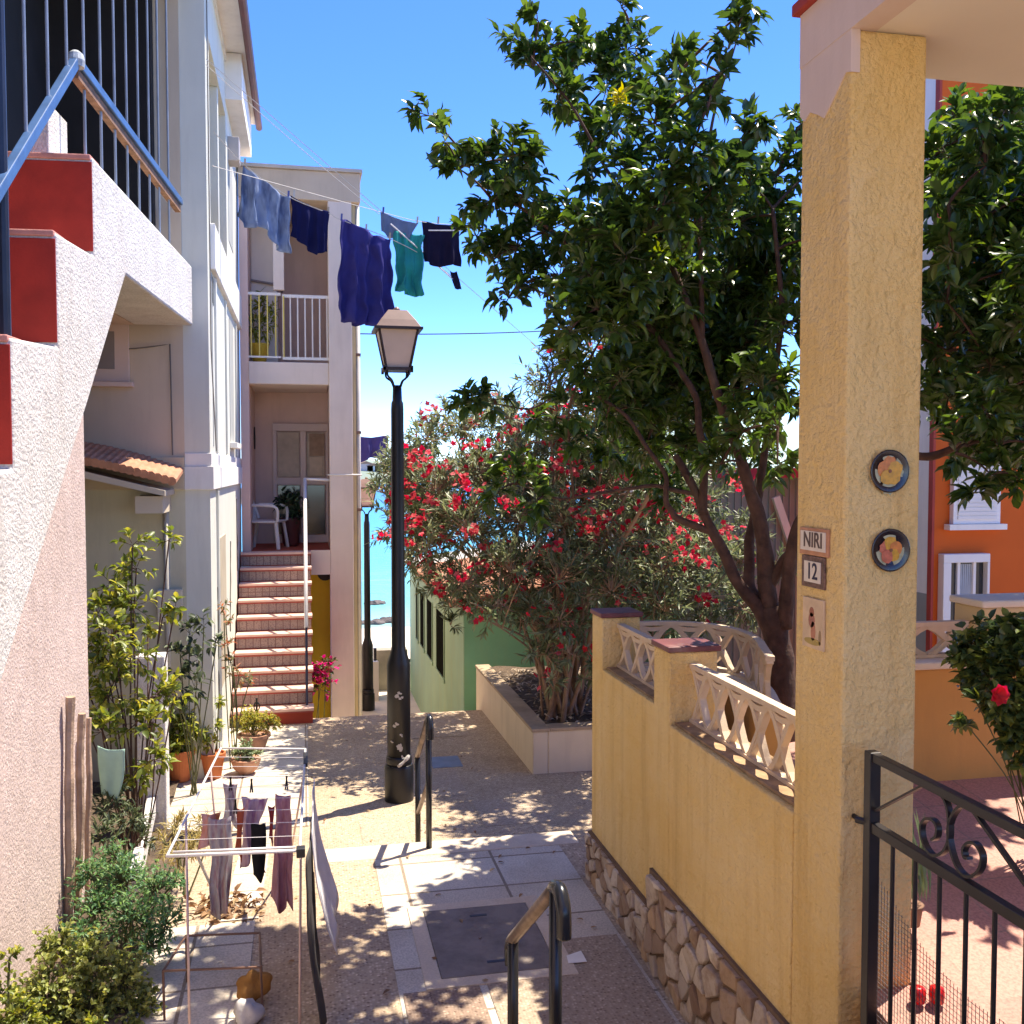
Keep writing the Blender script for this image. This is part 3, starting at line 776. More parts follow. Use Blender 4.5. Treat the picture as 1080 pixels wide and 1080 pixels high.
# ------------------------------------------------------------------ handrails on the steps
def handrail(label, A, B, gA, gB, r, low=False):
    A = Vector(A); B = Vector(B)
    t = thing('handrail', label, 'handrail', (A.x, A.y, gA), 'handrails in the middle of the steps')
    d = (A-B); hor = Vector((d.x, d.y, 0)).normalized()
    MB().tube([(A.x,A.y,gA-.1),(A.x,A.y,A.z-.01)], r, 12).build('post', RAIL_BLACK, t, smooth=True)
    MB().tube([(B.x,B.y,gB-.1),(B.x,B.y,B.z-.01)], r, 12).build('post', RAIL_BLACK, t, smooth=True)
    a = A+hor*.06+Vector((.0,0,.02))
    MB().tube([B-d*.04, B, A], r*1.02, 12).build('rail', WORN_STEEL, t, smooth=True)
    curl = [A-d*.02, A+Vector((0,0,.0)), A+hor*.05+Vector((0,0,.01)), A+hor*.09+Vector((0,0,-.025)), A+hor*.10+Vector((0,0,-.075)), A+hor*.10+Vector((0,0,-.125))]
    MB().tube(catmull(curl, 5), r*1.12, 14).build('rail_end', RAIL_BLACK, t, smooth=True)
    bb = B-d*.04
    MB().tube(catmull([bb, bb-hor*.03+Vector((0,0,-.04)), bb-hor*.02+Vector((0,0,-.11))], 4), r*1.02, 12).build('rail_end', RAIL_BLACK, t, smooth=True)
    if low:
        MB().tube([B+Vector((0,0,-.45)), A+Vector((0,0,-.45))], r*.8, 10).build('lower_rail', WORN_STEEL, t, smooth=True)
A = P(586,936,d=3.28); B = P(541,990,d=3.88)
handrail('shiny black handrail with a curled end, the nearer one in front of the iron cover', A, B, -2.30, -2.65, .0225)
A = P(452,757,d=6.86); B = P(440.5,797,d=7.6)
handrail('small black handrail on the steps beside the lamp post base', A, B, -2.65, -3.05, .0215, True)

# ------------------------------------------------------------------ street lamps
def street_lamp(label, base):
    bx, by, bz = base
    t = thing('street_lamp', label, 'street lamp', base, 'black street lamps along the lane')
    MB().lathe([(.135,-.1),(.135,.30),(.125,.33)], base, 28).build('base', LAMP_BLACK, t, smooth=True, bev=.006)
    pole = MB().lathe([(.108,.33),(.108,1.26),(.103,1.29),(.068,1.40),(.064,1.44),(.058,3.62),(.055,3.68),(.045,3.70),(.040,3.84)], base, 28).build('pole', LAMP_BLACK, t, smooth=True)
    MB().lathe([(.115,.33),(.12,.35),(.12,.39),(.112,.41)], base, 28).build('collar', LAMP_BLACK, t, smooth=True)
    # cradle
    mb = MB(); z0 = bz+3.84; zb = bz+3.98; zt = bz+4.33
    for sx, sy in ((1,1),(1,-1),(-1,1),(-1,-1)):
        mb.tube(catmull([(bx+sx*.025,by+sy*.025,z0-.03),(bx+sx*.05,by+sy*.05,z0+.04),(bx+sx*.092,by+sy*.092,z0+.08),(bx+sx*.098,by+sy*.098,zb)], 4), .010, 6)
    mb.build('cradle', LAMP_BLACK, t)
    hb, ht = .105, .172
    fr = MB(); fr.box(bx-hb-.03,bx+hb+.03,by-hb-.03,by+hb+.03,zb-.012,zb+.016)
    for sx, sy in ((1,1),(1,-1),(-1,1),(-1,-1)):
        fr.bar((bx+sx*hb,by+sy*hb,zb),(bx+sx*ht,by+sy*ht,zt),.018,.018)
        fr.box(bx+sx*(hb+.018)-.012,bx+sx*(hb+.018)+.012,by+sy*(hb+.018)-.012,by+sy*(hb+.018)+.012,zb-.03,zb+.03)
    fr.box(bx-ht-.045,bx+ht+.045,by-ht-.045,by+ht+.045,zt,zt+.022)
    fo = fr.build('lantern_frame', M('lantern bronze', (.05,.028,.022), .45, .3, 8), t)
    pane = M('frosted lamp pane', (.62,.48,.38), .35, .08, 3)
    for k in range(4):
        a = math.pi/2*k; c, s = math.cos(a), math.sin(a)
        def rr(x, y, z): return (bx+x*c-y*s, by+x*s+y*c, z)
        MB().add([rr(-hb+.008,-hb+.0,zb+.016),rr(hb-.008,-hb+.0,zb+.016),rr(ht-.008,-ht,zt),rr(-ht+.008,-ht,zt)], [(0,1,2,3)]).build('pane', pane, fo, solid=.004)
    rf = MB(); e = ht+.03; u = .085
    vs = [(bx+s1*e,by+s2*e,zt+.022) for s1, s2 in ((-1,-1),(1,-1),(1,1),(-1,1))]+[(bx+s1*(e-.045),by+s2*(e-.045),zt+.09) for s1, s2 in ((-1,-1),(1,-1),(1,1),(-1,1))]+[(bx+s1*u,by+s2*u,zt+.185) for s1, s2 in ((-1,-1),(1,-1),(1,1),(-1,1))]
    fs = [(3,2,1,0),(8,9,10,11)]
    for lv in (0,4):
        for k in range(4): fs.append((lv+k,lv+(k+1)%4,lv+4+(k+1)%4,lv+4+k))
    rf.add(vs, fs); rf.lathe([(.03,.185),(.03,.205),(.012,.225)], (bx,by,zt), 12)
    rf.build('lantern_roof', M('lantern roof bronze', (.22,.13,.10), .5, .15, 6), t, bev=.004)
    return t, pole
lb = P(421,842,Z=-3.07); lb.z = -3.07
lamp, pole = street_lamp('tall black street lamp with paint marks on its post, nearer of the two', lb)
# worn white marks on the near post
rng = random.Random(4); mb = MB()
for (dx, z, w, h) in ((.0,1.00,.035,.03),(.25,.97,.02,.02),(-.3,.72,.028,.028),(.35,.63,.015,.02),(.1,.50,.03,.045),(.3,.52,.02,.02),(-.7,.55,.02,.012),(.35,.42,.015,.02)):
    for q in range(3):
        a = R(-90)+YAW*-1*0+dx*.9-.12+rng.uniform(-.15,.15); zz = z+.0+rng.uniform(-.02,.02)
        c = Vector((lb.x+.1085*math.cos(a), lb.y+.1085*math.sin(a), lb.z+zz+.0)); u = Vector((-math.sin(a), math.cos(a), 0))
        mb.disc(c, u*w*.7, Vector((0,0,h*.6)), 1, 9, [rng.uniform(.4,1.2) for _ in range(9)])
mb.build('paint_mark', M('old paint', (.45,.42,.38), .8), pole, solid=.002)
a0 = R(-95)
mb = MB(); pts = []
for k in range(7):
    a = R(-100)+k*.16; pts.append((lb.x+.122*math.cos(a), lb.y+.122*math.sin(a), lb.z+.335+.015*k))
mb.tube(pts, [.012,.018,.014,.012,.018,.02,.012], 6); mb.build('paint_mark', M('old paint', (.45,.42,.38), .8), pole)
far = copy_tree(lamp); far['label'] = 'distant black street lamp beside the beige house corner, seen against the sea'
fb = P(388,742,d=19.3); far.location = (fb.x, fb.y, -4.70); ORG[far.name] = Vector((fb.x, fb.y, -4.7))
for ch in [q for q in bpy.data.objects if q.parent == far and q.name.startswith('pole')]:
    for g in [q for q in bpy.data.objects if q.parent == ch]: bpy.data.objects.remove(g)

# ------------------------------------------------------------------ near left house with outdoor stair
ST = Matrix.Translation((-1.81,0,0)) @ Matrix.Rotation(R(-4.364), 4, 'Z')
sh = thing('stair_house', 'near left house with rough white stair parapet, red step fronts and blue rail', 'house', (-2.2, 5, -2.7))
mb = MB(ST)
prof = [(2.0,-3.0),(3.1,-2.96),(6.62,.40),(7.63,1.39),(10.17,1.39),(10.17,1.96),(6.83,1.98),(6.83,1.36),(6.08,1.33),(6.08,.69),(5.35,.65),(5.35,0.0),(4.62,-.02),(4.62,-.66),(3.88,-.68),(3.88,-1.34),(3.1,-1.36),(3.1,-2.0),(2.0,-2.02)]
mb.prism(prof, 'x', -.55, 0)
mb.build('stair_parapet', WHITE_STUCCO, sh, bev=.018)
mb = MB(ST); mb.prism([(2.0,-3.2),(2.0,-3.05),(3.06,-3.02),(6.65,.40),(6.65,-3.2)], 'x', -1.2, -.03); mb.box(-3,-.03,-7,1.99,-3.2,5)  # second box: unseen wall behind the camera, added to block sky light
mb.build('wall', PINK_STUCCO, sh, bev=.01)
for (y, z0, z1) in ((6.83,1.385,1.975),(6.08,.715,1.325),(5.35,.025,.645),(4.62,-.635,-.025)):
    MB(ST).box(-1.15, -.004, y-.012, y-.0005, z0, z1-.03).build('red_step_front', STEP_RED, sh, bev=.004)
    MB(ST).box(-1.15, -.012, y-.014, y+.20, z1-.018, z1+.018).build('sunlit_nosing', STEP_SUNLIT, sh, bev=.008)  # red tread edge with sunlight painted in as a paler tone
mb = MB(ST); mb.box(-2.6, -.552, 6.2, 10.17, 1.39, 1.60); mb.build('balcony_slab', M('slab soffit', (.60,.46,.36), .9, .06, 2), sh)
mb = MB(ST)
for k in range(18): mb.box(-1.25, -.556, 2.6+.247*k, 2.6+.247*(k+1)+.02, -3, -2.2+.217*k+ .0)
mb.build('stair', M('stair concrete', (.55,.52,.48), .9, .1, 3), sh)
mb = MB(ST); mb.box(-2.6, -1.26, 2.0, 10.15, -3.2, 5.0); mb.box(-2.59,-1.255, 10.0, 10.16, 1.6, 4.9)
mb.build('shaded_wall', PORCH_SHADE, sh)  # recess wall, its shade given by the near-black colour
mb = MB(ST); mb.box(-2.6, .05, 2.0, 10.1, 4.62, 4.9); mb.build('balcony_roof', PORCH_SHADE, sh)
mb = MB(ST); mb.box(-1.255, -.33, 10.04, 10.16, 1.98, 4.6); mb.build('doorway_shade', PORCH_SHADE, sh)  # near-black panel: darkness of the shaded doorway put into its colour
mb = MB(ST); mb.prism([(-.30,1.982),(-.30,2.36),(-.56,1.982)], 'y', 6.95, 7.35); mb.build('upper_step', WHITE_STUCCO, sh, bev=.01)
def onst(px, py):
    """point on the stair house's railing plane (local x=-.06)"""
    a = P(px, py, d=1.0); b_ = ST.inverted() @ a; o = ST.inverted() @ Vector((0,0,0)); dv = b_-o
    return o+dv*((-.06-o.x)/dv.x)
rl = MB(ST)
p0 = onst(4,190); p1 = onst(80,64); p2 = onst(188,226); p2.z = p1.z-.02; p2.y = 9.95
rl.bar(p0-(p1-p0)*.6, p1, .05, .06); rl.bar(p1, p2, .05, .06)
hr = rl.build('handrail', BLUE_RAIL, sh, bev=.006)
mb = MB(ST); mb.bar(p1+Vector((-.02,.03,-.065)), p2+Vector((-.02,0,-.065)), .05, .06); mb.build('rail_underside', M('rusty rail', (.26,.14,.08), .8, .4, 14), hr)
MB(ST).lathe([(.05,-.04),(.055,.0),(.045,.04),(.02,.06)], tuple(p1), 12).build('rail_knob', M('worn knob', (.42,.45,.46), .7, .3, 30), hr)
pts = [onst(x, 20).y for x in (28,52,72)]+[onst(x, 20).y for x in (90,107,121.5,134,146,157,167,177)]
for i, y in enumerate(pts):
    zb = p0.z+(p1.z-p0.z)*(y-p0.y)/(p1.y-p0.y) if i < 3 else 1.95
    MB(ST).tube([(-.075,y,zb),(-.075,y,4.62)], .0095, 8).build('bar', BAR_BLUE, sh)
MB(ST).tube([(-.075,onst(3,20).y-.02,-.02),(-.075,onst(3,20).y-.02,4.62)], .03, 10).build('post', M('navy post', (.02,.028,.05), .4, .2, 4), sh)

# ------------------------------------------------------------------ apartment house on the left
XH = -.90; YH = 10.25; YE = 15.2
ah = thing('apartment_house', 'pale left apartment house with a loggia, beige end wall and tall shutters', 'house', (-2.5, 12, -3.2))
mb = MB(); mb.box(-7, XH-.24, YH, YH+.28, -3.3, -.20); mb.build('ground_floor_end_wall', GREEN_WALL, ah)
mb = MB(); mb.box(-7, XH-.24, YH+.001, YH+.28, .12, 5.0); mb.box(-1.24,XH-.24,YH-.03,YH,1.9,5.0); mb.build('end_wall', BEIGE_WALL, ah)
mb = MB(); mb.box(-7, XH-.24, YH-.05, YH+.28, -.20, .12); mb.build('end_wall_band', M('band', (.55,.46,.33), .9, .06, 2, .1, 40, .004), ah, bev=.006)
mb = MB(); mb.box(XH-.24, XH, YH, YE, .16, 2.02)
mb.box(XH-.24, XH, YH, YH+.40, 2.02, 5.0); mb.box(XH-.24, XH, 12.9, YE, 2.02, 4.99); mb.box(XH-.24, XH, YH+.40, 12.9, 4.35, 5.0)
mb.build('street_wall', PALE_WALL, ah)
mb = MB(); mb.box(XH-.24, XH-.004, YH, YE, -3.3, -.20); mb.build('ground_floor_street_wall', PALE_WALL, ah)
mb = MB(); mb.box(XH-.24, XH+.035, YH-.035, YE, -.20, .03); mb.box(XH-.24, XH+.015, YH-.015, YE, .031, .16); mb.build('street_band', WHITE_TRIM, ah, bev=.006)
mb = MB(); mb.box(-6.9, -2.3, YH+.3, YE, -3.3, 5.0); mb.box(-2.3, XH-.245, YH+.3, YE, 1.9, 2.04); mb.box(-2.3,XH-.245,12.9,13.1,2.04,4.9); mb.build('loggia_wall', M('loggia grey', (.50,.48,.42), .9, .06, 2), ah)
mb = MB(); mb.box(XH-.10, XH+.05, YH+.30, YE-.1, 2.02, 2.48); mb.build('loggia_parapet', WHITE_TRIM, ah, bev=.01)
mb = MB(); mb.box(XH-.16, XH-.02, 11.95, 12.07, 2.48, 4.35); mb.build('loggia_post', PALE_WALL, ah, bev=.008)
mb = MB(); mb.box(-7.2, XH+.02, YH-.1, YE+.1, 5.0, 5.12); mb.build('ceiling_slab', WHITE_TRIM, ah)
mb = MB(); mb.box(-7.2, XH+.27, YH-.3, YE+.3, 5.12, 5.2); mb.box(XH-.2, XH+.20, 12.9, YE, 4.55, 5.11); rf = mb.build('roof', WHITE_TRIM, ah)
mb = MB(); mb.tube([(XH+.30,YH-.3,5.08),(XH+.30,YE+.3,5.08)], .05, 10); mb.build('gutter', M('brown gutter', (.13,.045,.04), .5, .2, 5), rf)
mb = MB(); mb.box(XH, XH+.14, 13.2, 13.5, 3.9, 4.2); mb.build('service_box', M('grey box', (.45,.40,.36), .6, .1, 3), ah, bev=.01)
for (y0, y1, z0, z1, mt, nm) in ((10.62,10.70,.24,2.0,GREY_SHUT,'groove'),(10.66,10.86,1.70,1.98,GLASS,'vent_window'),(13.05,13.75,.35,1.9,GREY_SHUT,'shutter'),(13.2,14.0,2.9,4.2,GREY_SHUT,'shutter'),(11.15,12.05,-2.4,-.75,M('beige door',(.48,.41,.30),.8,.1,3),'door')):
    MB().box(XH-.05, XH+.006, y0, y1, z0, z1).build(nm, mt, ah)
for (y, z0, z1) in ((10.98,.18,2.0),(12.4,.18,2.0),(14.2,.18,2.0),(10.98,-2.9,-.22)):
    MB().box(XH-.01, XH+.022, y-.05, y+.05, z0, z1).build('pilaster_strip', PALE_WALL, ah, bev=.004)
MB().box(XH, XH+.09, 13.0, 13.85, .27, .34).build('window_sill', WHITE_TRIM, ah, bev=.006)
# wall cracks
rng = random.Random(3)
for (y, z, ln) in ((12.9,-.9,1.1),(11.0,-1.0,1.5),(14.1,-.4,1.0)):
    mb = MB(); pts = []; yy = y
    for k in range(12):
        pts.append((XH+.000, yy, z-ln*k/11)); yy += rng.uniform(-.05,.02)
    mb.tube(pts, [.004+.006*rng.random() for _ in pts], 4); mb.build('crack', M('crack', (.12,.11,.09), .95), ah)
c = P(261,430,X=XH+.02)
MB().bar(c+Vector((0,0,.0)), c+Vector((.34,.1,-.17)), .05, .06).build('awning_arm', M('peach arm', (.66,.45,.34), .7, .1, 5), ah, bev=.006)
c = P(259,486,X=XH+.05)
MB().lathe([(.02,-.22),(.05,-.2),(.06,0),(.05,.18),(.02,.2)], c, 12).build('wall_lantern', M('dark green lantern', (.02,.035,.028), .5, .3, 8), ah, smooth=True)
MB().tube([(-1.32,YH-.02,-.22),(-1.32,YH-.02,-2.9)], .028, 10).build('drainpipe', M('grey drain', (.50,.47,.40), .6, .1, 4), ah, smooth=True)
MB().tube(curve_pts((-2.2,YH-.02,1.15),(-1.26,YH-.02,1.22),.03,6)+[(-1.25,YH-.02,.14)], .007, 5).build('cable', M('old cable', (.18,.16,.14), .7), ah)
MB().tube([(XH+.05,YH+.12,.18),(XH+.012,YH+.12,1.2),(XH+.012,YH+.12,4.9)], .007, 5).build('cable', M('old cable', (.18,.16,.14), .7), ah)
# end wall window, tiled canopy, meter box
c = P(118,372,Y=YH); wt = MB(); wt.box(c.x-.3,c.x+.16,YH-.03,YH-.002,c.z-.28,c.z+.28); w = wt.build('window', PINK_FRAME, ah, bev=.005)
MB().box(c.x-.22,c.x+.03,YH-.04,YH-.031,c.z-.16,c.z+.2).build('pane', M('grey pane',(.28,.25,.24),.2,.1,2), w)
MB().box(c.x-.36,c.x+.2,YH-.09,YH-.002,c.z-.33,c.z-.285).build('sill', PINK_FRAME, w, bev=.005)
a = P(96,476,Y=9.75); b_ = P(183,500,Y=9.75)
cn = MB(); nt_ = 9
for k in range(16):
    t_ = k/15; x = a.x-.15+(b_.x-a.x+.15)*t_; zt_ = a.z+.03+(b_.z-a.z-.02)*t_**1.3; ye = 9.5+.25*max(0, t_-.6)
    cn.tube([(x, YH-.01, zt_+.03), (x, ye, zt_-.105+.03*t_)], .043, 8)
can = cn.build('tiled_canopy', ROOF_TILE, ah)
cn = MB(); cn.prism([(a.x-.2,a.z-.2),(a.x-.2,a.z-.135),(b_.x-.05,b_.z-.15),(b_.x-.05,b_.z-.2)], 'y', 9.52, YH-.001)
cn.build('canopy_wall', M('canopy plaster', (.58,.50,.38), .9, .05, 3), can)
MB().box(b_.x-.32, b_.x-.08, 9.6, YH-.06, b_.z-.36, b_.z-.202).build('canopy_support', M('canopy plaster', (.58,.50,.38), .9, .05, 3), can)
c = P(181,638,Y=YH); MB().box(c.x-.13,c.x+.11,YH-.07,YH-.001,c.z-.16,c.z+.16).build('meter_box', M('meter cream', (.62,.56,.42), .6, .05, 3), ah, bev=.01)

# ------------------------------------------------------------------ beige house with porch and stair at the lane's end
bh = thing('porch_house', 'beige and pink house at the lane end with balcony, porch and tiled stair', 'house', (0, 15.5, -3.2))
XL, XR, YF = -.86, .40, 14.95
mb = MB()
mb.box(XL, .86, 16.6, 21, -5, 4.3); mb.box(.70, .80, YF+.285, 16.6, -5, 4.3); mb.box(XL-.02, XL+.10, YF, 16.6, -1.2, 4.3)
mb.build('wall', SALMON, bh)
mb = MB(); mb.box(XL+.10, -.36, 15.7, 16.6, 1.5, 4.0); mb.build('balcony_inner_wall', PINK_BEIGE, bh, bev=.03)
MB().tube(curve_pts((XL+.1,15.68,2.86),(-.36,15.66,2.80),0,3)+[(-.30,15.9,2.74)], .02, 6).build('conduit', M('grey conduit', (.25,.2,.19), .7), bh)
mb = MB(); mb.box(XR-.02, .72, YF-.05, YF+.28, -5, 4.0); mb.build('pillar', PINK_BEIGE, bh, bev=.012)
mb = MB(); mb.box(.722, .775, YF+.03, YF+.28, -5, 3.9); mb.build('ochre_strip', M('faded ochre', (.60,.47,.25), .9, .1, 2, stain=(.45,.33,.15)), bh)
MB().tube([(.81,YF+.10,-4.7),(.81,YF+.10,3.89)], .032, 10).build('downpipe', M('pipe', (.68,.63,.55), .6, .1, 4), bh, smooth=True)
for z in (-.6,.55,1.7,2.8): MB().box(.77,.85,YF+.04,YF+.16,z-.02,z+.02).build('pipe_clamp', M('clamp', (.2,.12,.09), .7), bh)
mb = MB(); mb.box(XL-.02, .85, YF-.06, 16.6, 3.9, 4.32); mb.build('parapet', M('parapet plaster', (.60,.47,.34), .9, .08, 2, .1, 40, .004, stain=(.42,.33,.24), sfac=.5), bh, bev=.01)
mb = MB(); mb.box(XL-.04, .88, YF-.10, 16.6, 4.322, 4.37); mb.build('parapet_coping', M('coping grey', (.52,.45,.38), .9, .1, 4), bh)
mb = MB(); mb.box(-.40, -.25, YF-.04, YF+.06, 2.6, 3.9); mb.build('facade_strip', PINK_BEIGE, bh)
mb = MB(); mb.box(XL+.10, XR-.02, YF-.02, 16.6, 1.24, 1.56); mb.build('balcony_slab', PINK_BEIGE, bh, bev=.01)
rlg = MB(); rlg.box(XL+.1,-.30,YF+.0,YF+.03,2.52,2.56); rlg.box(XL+.1,-.30,YF+.0,YF+.03,1.62,1.645); rlg.box(-.28,XR-.02,YF+.02,YF+.05,2.50,2.545); rlg.box(-.28,XR-.02,YF+.02,YF+.05,1.60,1.64)
rg = rlg.build('balcony_railing', ALU, bh)
xs_ = [XL+.14+.115*k for k in range(5)]+[-.27+.105*k for k in range(7)]
for i, x in enumerate(xs_): MB().box(x-.009,x+.009,YF+.008+(.02 if i > 4 else 0),YF+.024+(.02 if i > 4 else 0),1.64,2.52).build('bar', ALU if i > 4 else M('yellow bar', (.66,.52,.12), .5), rg)
mb = MB(); mb.box(XL+.10, XR-.02, YF, 16.6, -1.42, -1.20); mb.build('porch_floor', TERRA_PAINT, bh)
mb = MB(); mb.box(.10, XR-.02, YF-.06, YF-.003, -1.55, -1.19); mb.build('porch_edge', PINK_BEIGE, bh)
# porch door wall
fr = MB()
zc0, zc1 = -1.19, .62; dx0, dx1 = -.42, .36; yy = 16.52
fr.box(dx0-.06,dx1+.04,yy,yy+.06,zc1,zc1+.12); fr.box(dx0-.06,dx0,yy,yy+.06,zc0,zc1); fr.box(dx1,dx1+.04,yy,yy+.06,zc0,zc1); fr.box(-.045,.045,yy-.01,yy+.06,zc0,zc1)
fr.box(dx0,dx1,yy,yy+.05,-.25,-.13); fr.box(dx0,dx1,yy,yy+.05,zc0,zc0+.12)
dr = fr.build('door', PINK_FRAME, bh, bev=.005)
for (x0, x1, z0, z1, mt) in ((dx0+.02,-.06,-.12,.6,CURTAIN),(.06,dx1-.02,-.12,.6,CURTAIN),(dx0+.02,-.06,-1.05,-.26,GLASS),(.06,dx1-.02,-1.05,-.26,GLASS)):
    MB().box(x0,x1,yy+.03,yy+.045,z0,z1).build('pane', mt, dr)
MB().box(.10,.34,yy+.012,yy+.028,.22,.58).build('roller_blind', M('blind', (.36,.24,.16), .9, .2, 10), dr)
MB().box(.10,.30,yy+.010,yy+.027,-.1,.2).build('roller_blind', M('blind pale', (.62,.49,.36), .9, .1, 10), dr)
for i, px in enumerate((268.5, 277)):
    c = P(px, 462, X=XL+.11)
    mb = MB(); mb.disc(c, (0,1,0), (0,0,1), .11, 12, [1,.8,1.1,1.6,1.1,.8,1,.8,1.1,1.6,1.1,.8])
    tag(mb.build('wall_ornament', M('dark ornament', (.02,.016,.016), .5), loc=c, solid=.02), ['dark metal ornament on the porch side wall, nearer the lane of two','dark metal ornament on the porch side wall, nearer the door of two'][i], 'wall ornament', 'wall ornaments in the porch')
# stair
sx0, sx1 = -.885, .09; ys0 = 12.45; n_ = 10; rise = (3.14-1.19)/n_; run = .247
stp = MB()
for k in range(n_): stp.box(sx0, sx1, ys0+run*k, YF-.002+ (0 if k else 0), -3.3 if k == 0 else -3.14+rise*k-.001, -3.14+rise*(k+1)-.035)
sp = stp.build('stair', M('stair base', (.36,.05,.025), .8, .15, 3), bh)
m, nt, b, out = nodes_of('riser tile')
v = obj_coord(nt, (1,1,1)); ck = N(nt, 'ShaderNodeTexBrick'); ck.offset = 0
for k_, v_ in (('Scale',1),('Brick Width',.095),('Row Height',.5),('Mortar Size',.006)): ck.inputs[k_].default_value = v_
mp = [n for n in nt.nodes if n.type == 'MAPPING'][0]; mp.inputs['Rotation'].default_value = (R(90),0,0)
ck.inputs['Color1'].default_value = (.34,.26,.22,1); ck.inputs['Color2'].default_value = (.27,.20,.18,1); ck.inputs['Mortar'].default_value = (.16,.09,.08,1)
nt.links.new(v, ck.inputs['Vector']); vo = N(nt, 'ShaderNodeTexVoronoi'); vo.inputs['Scale'].default_value = 55; v2 = obj_coord(nt); nt.links.new(v2, vo.inputs[0])
cc = mixc(nt, ramp(nt, vo.outputs['Distance'], .2, .5), (.18,.11,.10), ck.outputs['Color']); nt.links.new(cc, b.inputs['Base Color']); b.inputs['Roughness'].default_value = .5
RISER = m
TREAD = M('tread tile', (.72,.47,.37), .7, .12, 6); NOSE = M('red nosing', (.33,.055,.04), .6, .15, 5)
for k in range(n_):
    y = ys0+run*k; z1 = -3.14+rise*(k+1)
    if k: MB().box(sx0+.004, sx1-.004, y-.008, y-.0005, z1-rise+.012, z1-.05).build('riser', RISER, sp)
    t_ = MB().box(sx0-.0, sx1+.012, y-.032, y+run-.01, z1-.033, z1).build('tread', TREAD, sp, bev=.006)
    MB().box(sx0+.002, sx1+.010, y-.031, y-.006, z1-.052, z1-.034).build('nosing', NOSE, t_)
hrl = MB(); hx = .02
hrl.tube([(hx,12.6,-2.95),(hx,12.6,-1.97)], .017, 8)
for k in (3,6,8): hrl.tube([(hx,ys0+run*k+.12,-3.14+rise*(k+1)),(hx,ys0+run*k+.12,-3.14+rise*(k+1)+.93)], .012, 6)
hrl.build('handrail_post', M('dark blue metal', (.025,.03,.07), .5, .2, 5), bh)
hrl = MB(); hrl.tube([(hx,12.6,-1.97),(hx,14.95,-.14)], .026, 8); hrl.tube([(hx,12.6,-2.4),(hx,14.95,-.55)], .014, 8); hrl.tube([(hx,14.95,-1.2),(hx,14.95,-.13)], .028, 8); hrl.tube([(hx,14.95,-.14),(XR,14.97,-.16)], .02, 8); hrl.tube([(XR-.05,14.9,-.08),(.85,14.9,-.08)],.012,6)
hrl.build('handrail', ALU, bh, smooth=True)
# under the porch
mb = MB(); mb.box(.092, .82, 15.4, 15.55, -5, -1.43); mb.build('basement_wall', OCHRE, bh)
c = P(343,604,Y=15.39); MB().lathe([(.11,0),(.12,.03),(.05,.05)], (0,0,0), 20, Matrix.Translation(c) @ Matrix.Rotation(R(90),4,'X')).build('round_vent', M('vent dark',(.03,.02,.02),.6), bh)
mb = MB(); mb.box(.722,.80,YF+.6,YF+.8,-5,-1.9); mb.build('side_wall', M('beige side', (.56,.45,.26), .9, .12, 2), bh)
# objects on porch and balcony
def plastic_chair(c, rz, label):
    t = thing('plastic_chair', label, 'chair', c)
    T = Matrix.Translation(c) @ Matrix.Rotation(rz, 4, 'Z'); W_ = M('white plastic', (.74,.68,.64), .45, .05, 5)
    for sx in (-1,1):
        MB(T).bar((sx*.20,-.20,.40),(sx*.25,-.25,0),.05,.035).build('leg', W_, t, bev=.006)
        MB(T).bar((sx*.18,.20,.40),(sx*.21,.27,0),.05,.035).build('leg', W_, t, bev=.006)
        MB(T).tube(catmull([(sx*.25,-.24,.42),(sx*.26,-.23,.62),(sx*.27,-.05,.66),(sx*.25,.2,.66)],5), .022, 6).build('armrest', W_, t)
    MB(T).box(-.24,.24,-.24,.23,.395,.43).build('seat', W_, t, bev=.02)
    mb = MB(T)
    for k in range(6): mb.bar((-.19+.076*k,.22,.42),(-.19+.076*k,.33,.82),.045,.015)
    mb.tube(catmull([(-.25,.2,.45),(-.23,.31,.74),(-.12,.36,.88),(.12,.36,.88),(.23,.31,.74),(.25,.2,.45)],5), .024, 6); mb.build('backrest', W_, t)
plastic_chair(Vector((-.55,15.55,-1.2)), R(75), 'white plastic armchair standing on the red porch floor')
PLDARK = leaf_mat('dark house plant', [(0,(.015,.03,.015)),(1,(.04,.08,.03))], .45, .2)
def plant(name, label, cat, base, clusters, mat, dens, per, L, W, up=.3, stemr=.006, seed=1, group=None, droop=0, stemmat=None, stem_from=None, spread=.9, curl=.18, tonefn=None):
    rng = np.random.default_rng(seed)
    t = thing(name, label, cat, base, group)
    tw, Pp, D, Nn, Ci = clump(clusters, dens, per, rng, up, droop=droop, spread=spread)
    mb = twig_mb(tw, stemr*.55)
    for C, r_ in clusters:
        s0 = Vector(stem_from or base)+Vector(rng.normal(size=3)*.02)
        a = s0; b2 = Vector(C); mid = a.lerp(b2, .5)+Vector((rng.normal()*.03, rng.normal()*.03, .04))
        mb.tube(catmull([a, mid, b2], 4), [stemr*1.4]*1+[stemr]*8, 5, cap=False)
    mb.build('stem', stemmat or TWIG, t)
    tone = rng.uniform(0, 1, len(Pp)) if tonefn is None else tonefn(Pp, Ci, rng)
    leaf_mesh('foliage', Pp, D, Nn, L*rng.uniform(.6,1.15,len(Pp)), W*rng.uniform(.7,1.15,len(Pp)), tone, mat, t, curl)
    return t
c = Vector((-.2,15.95,-1.2))
pt = thing('plant_pot', 'dark pot on a stand by the porch door, holding a dark plant', 'pot', c)
MB().lathe([(.10,0),(.13,.05),(.15,.42),(.16,.45),(.13,.45)], c, 16).build('pot_body', M('maroon pot', (.10,.03,.03), .5, .2, 6), pt, smooth=True)
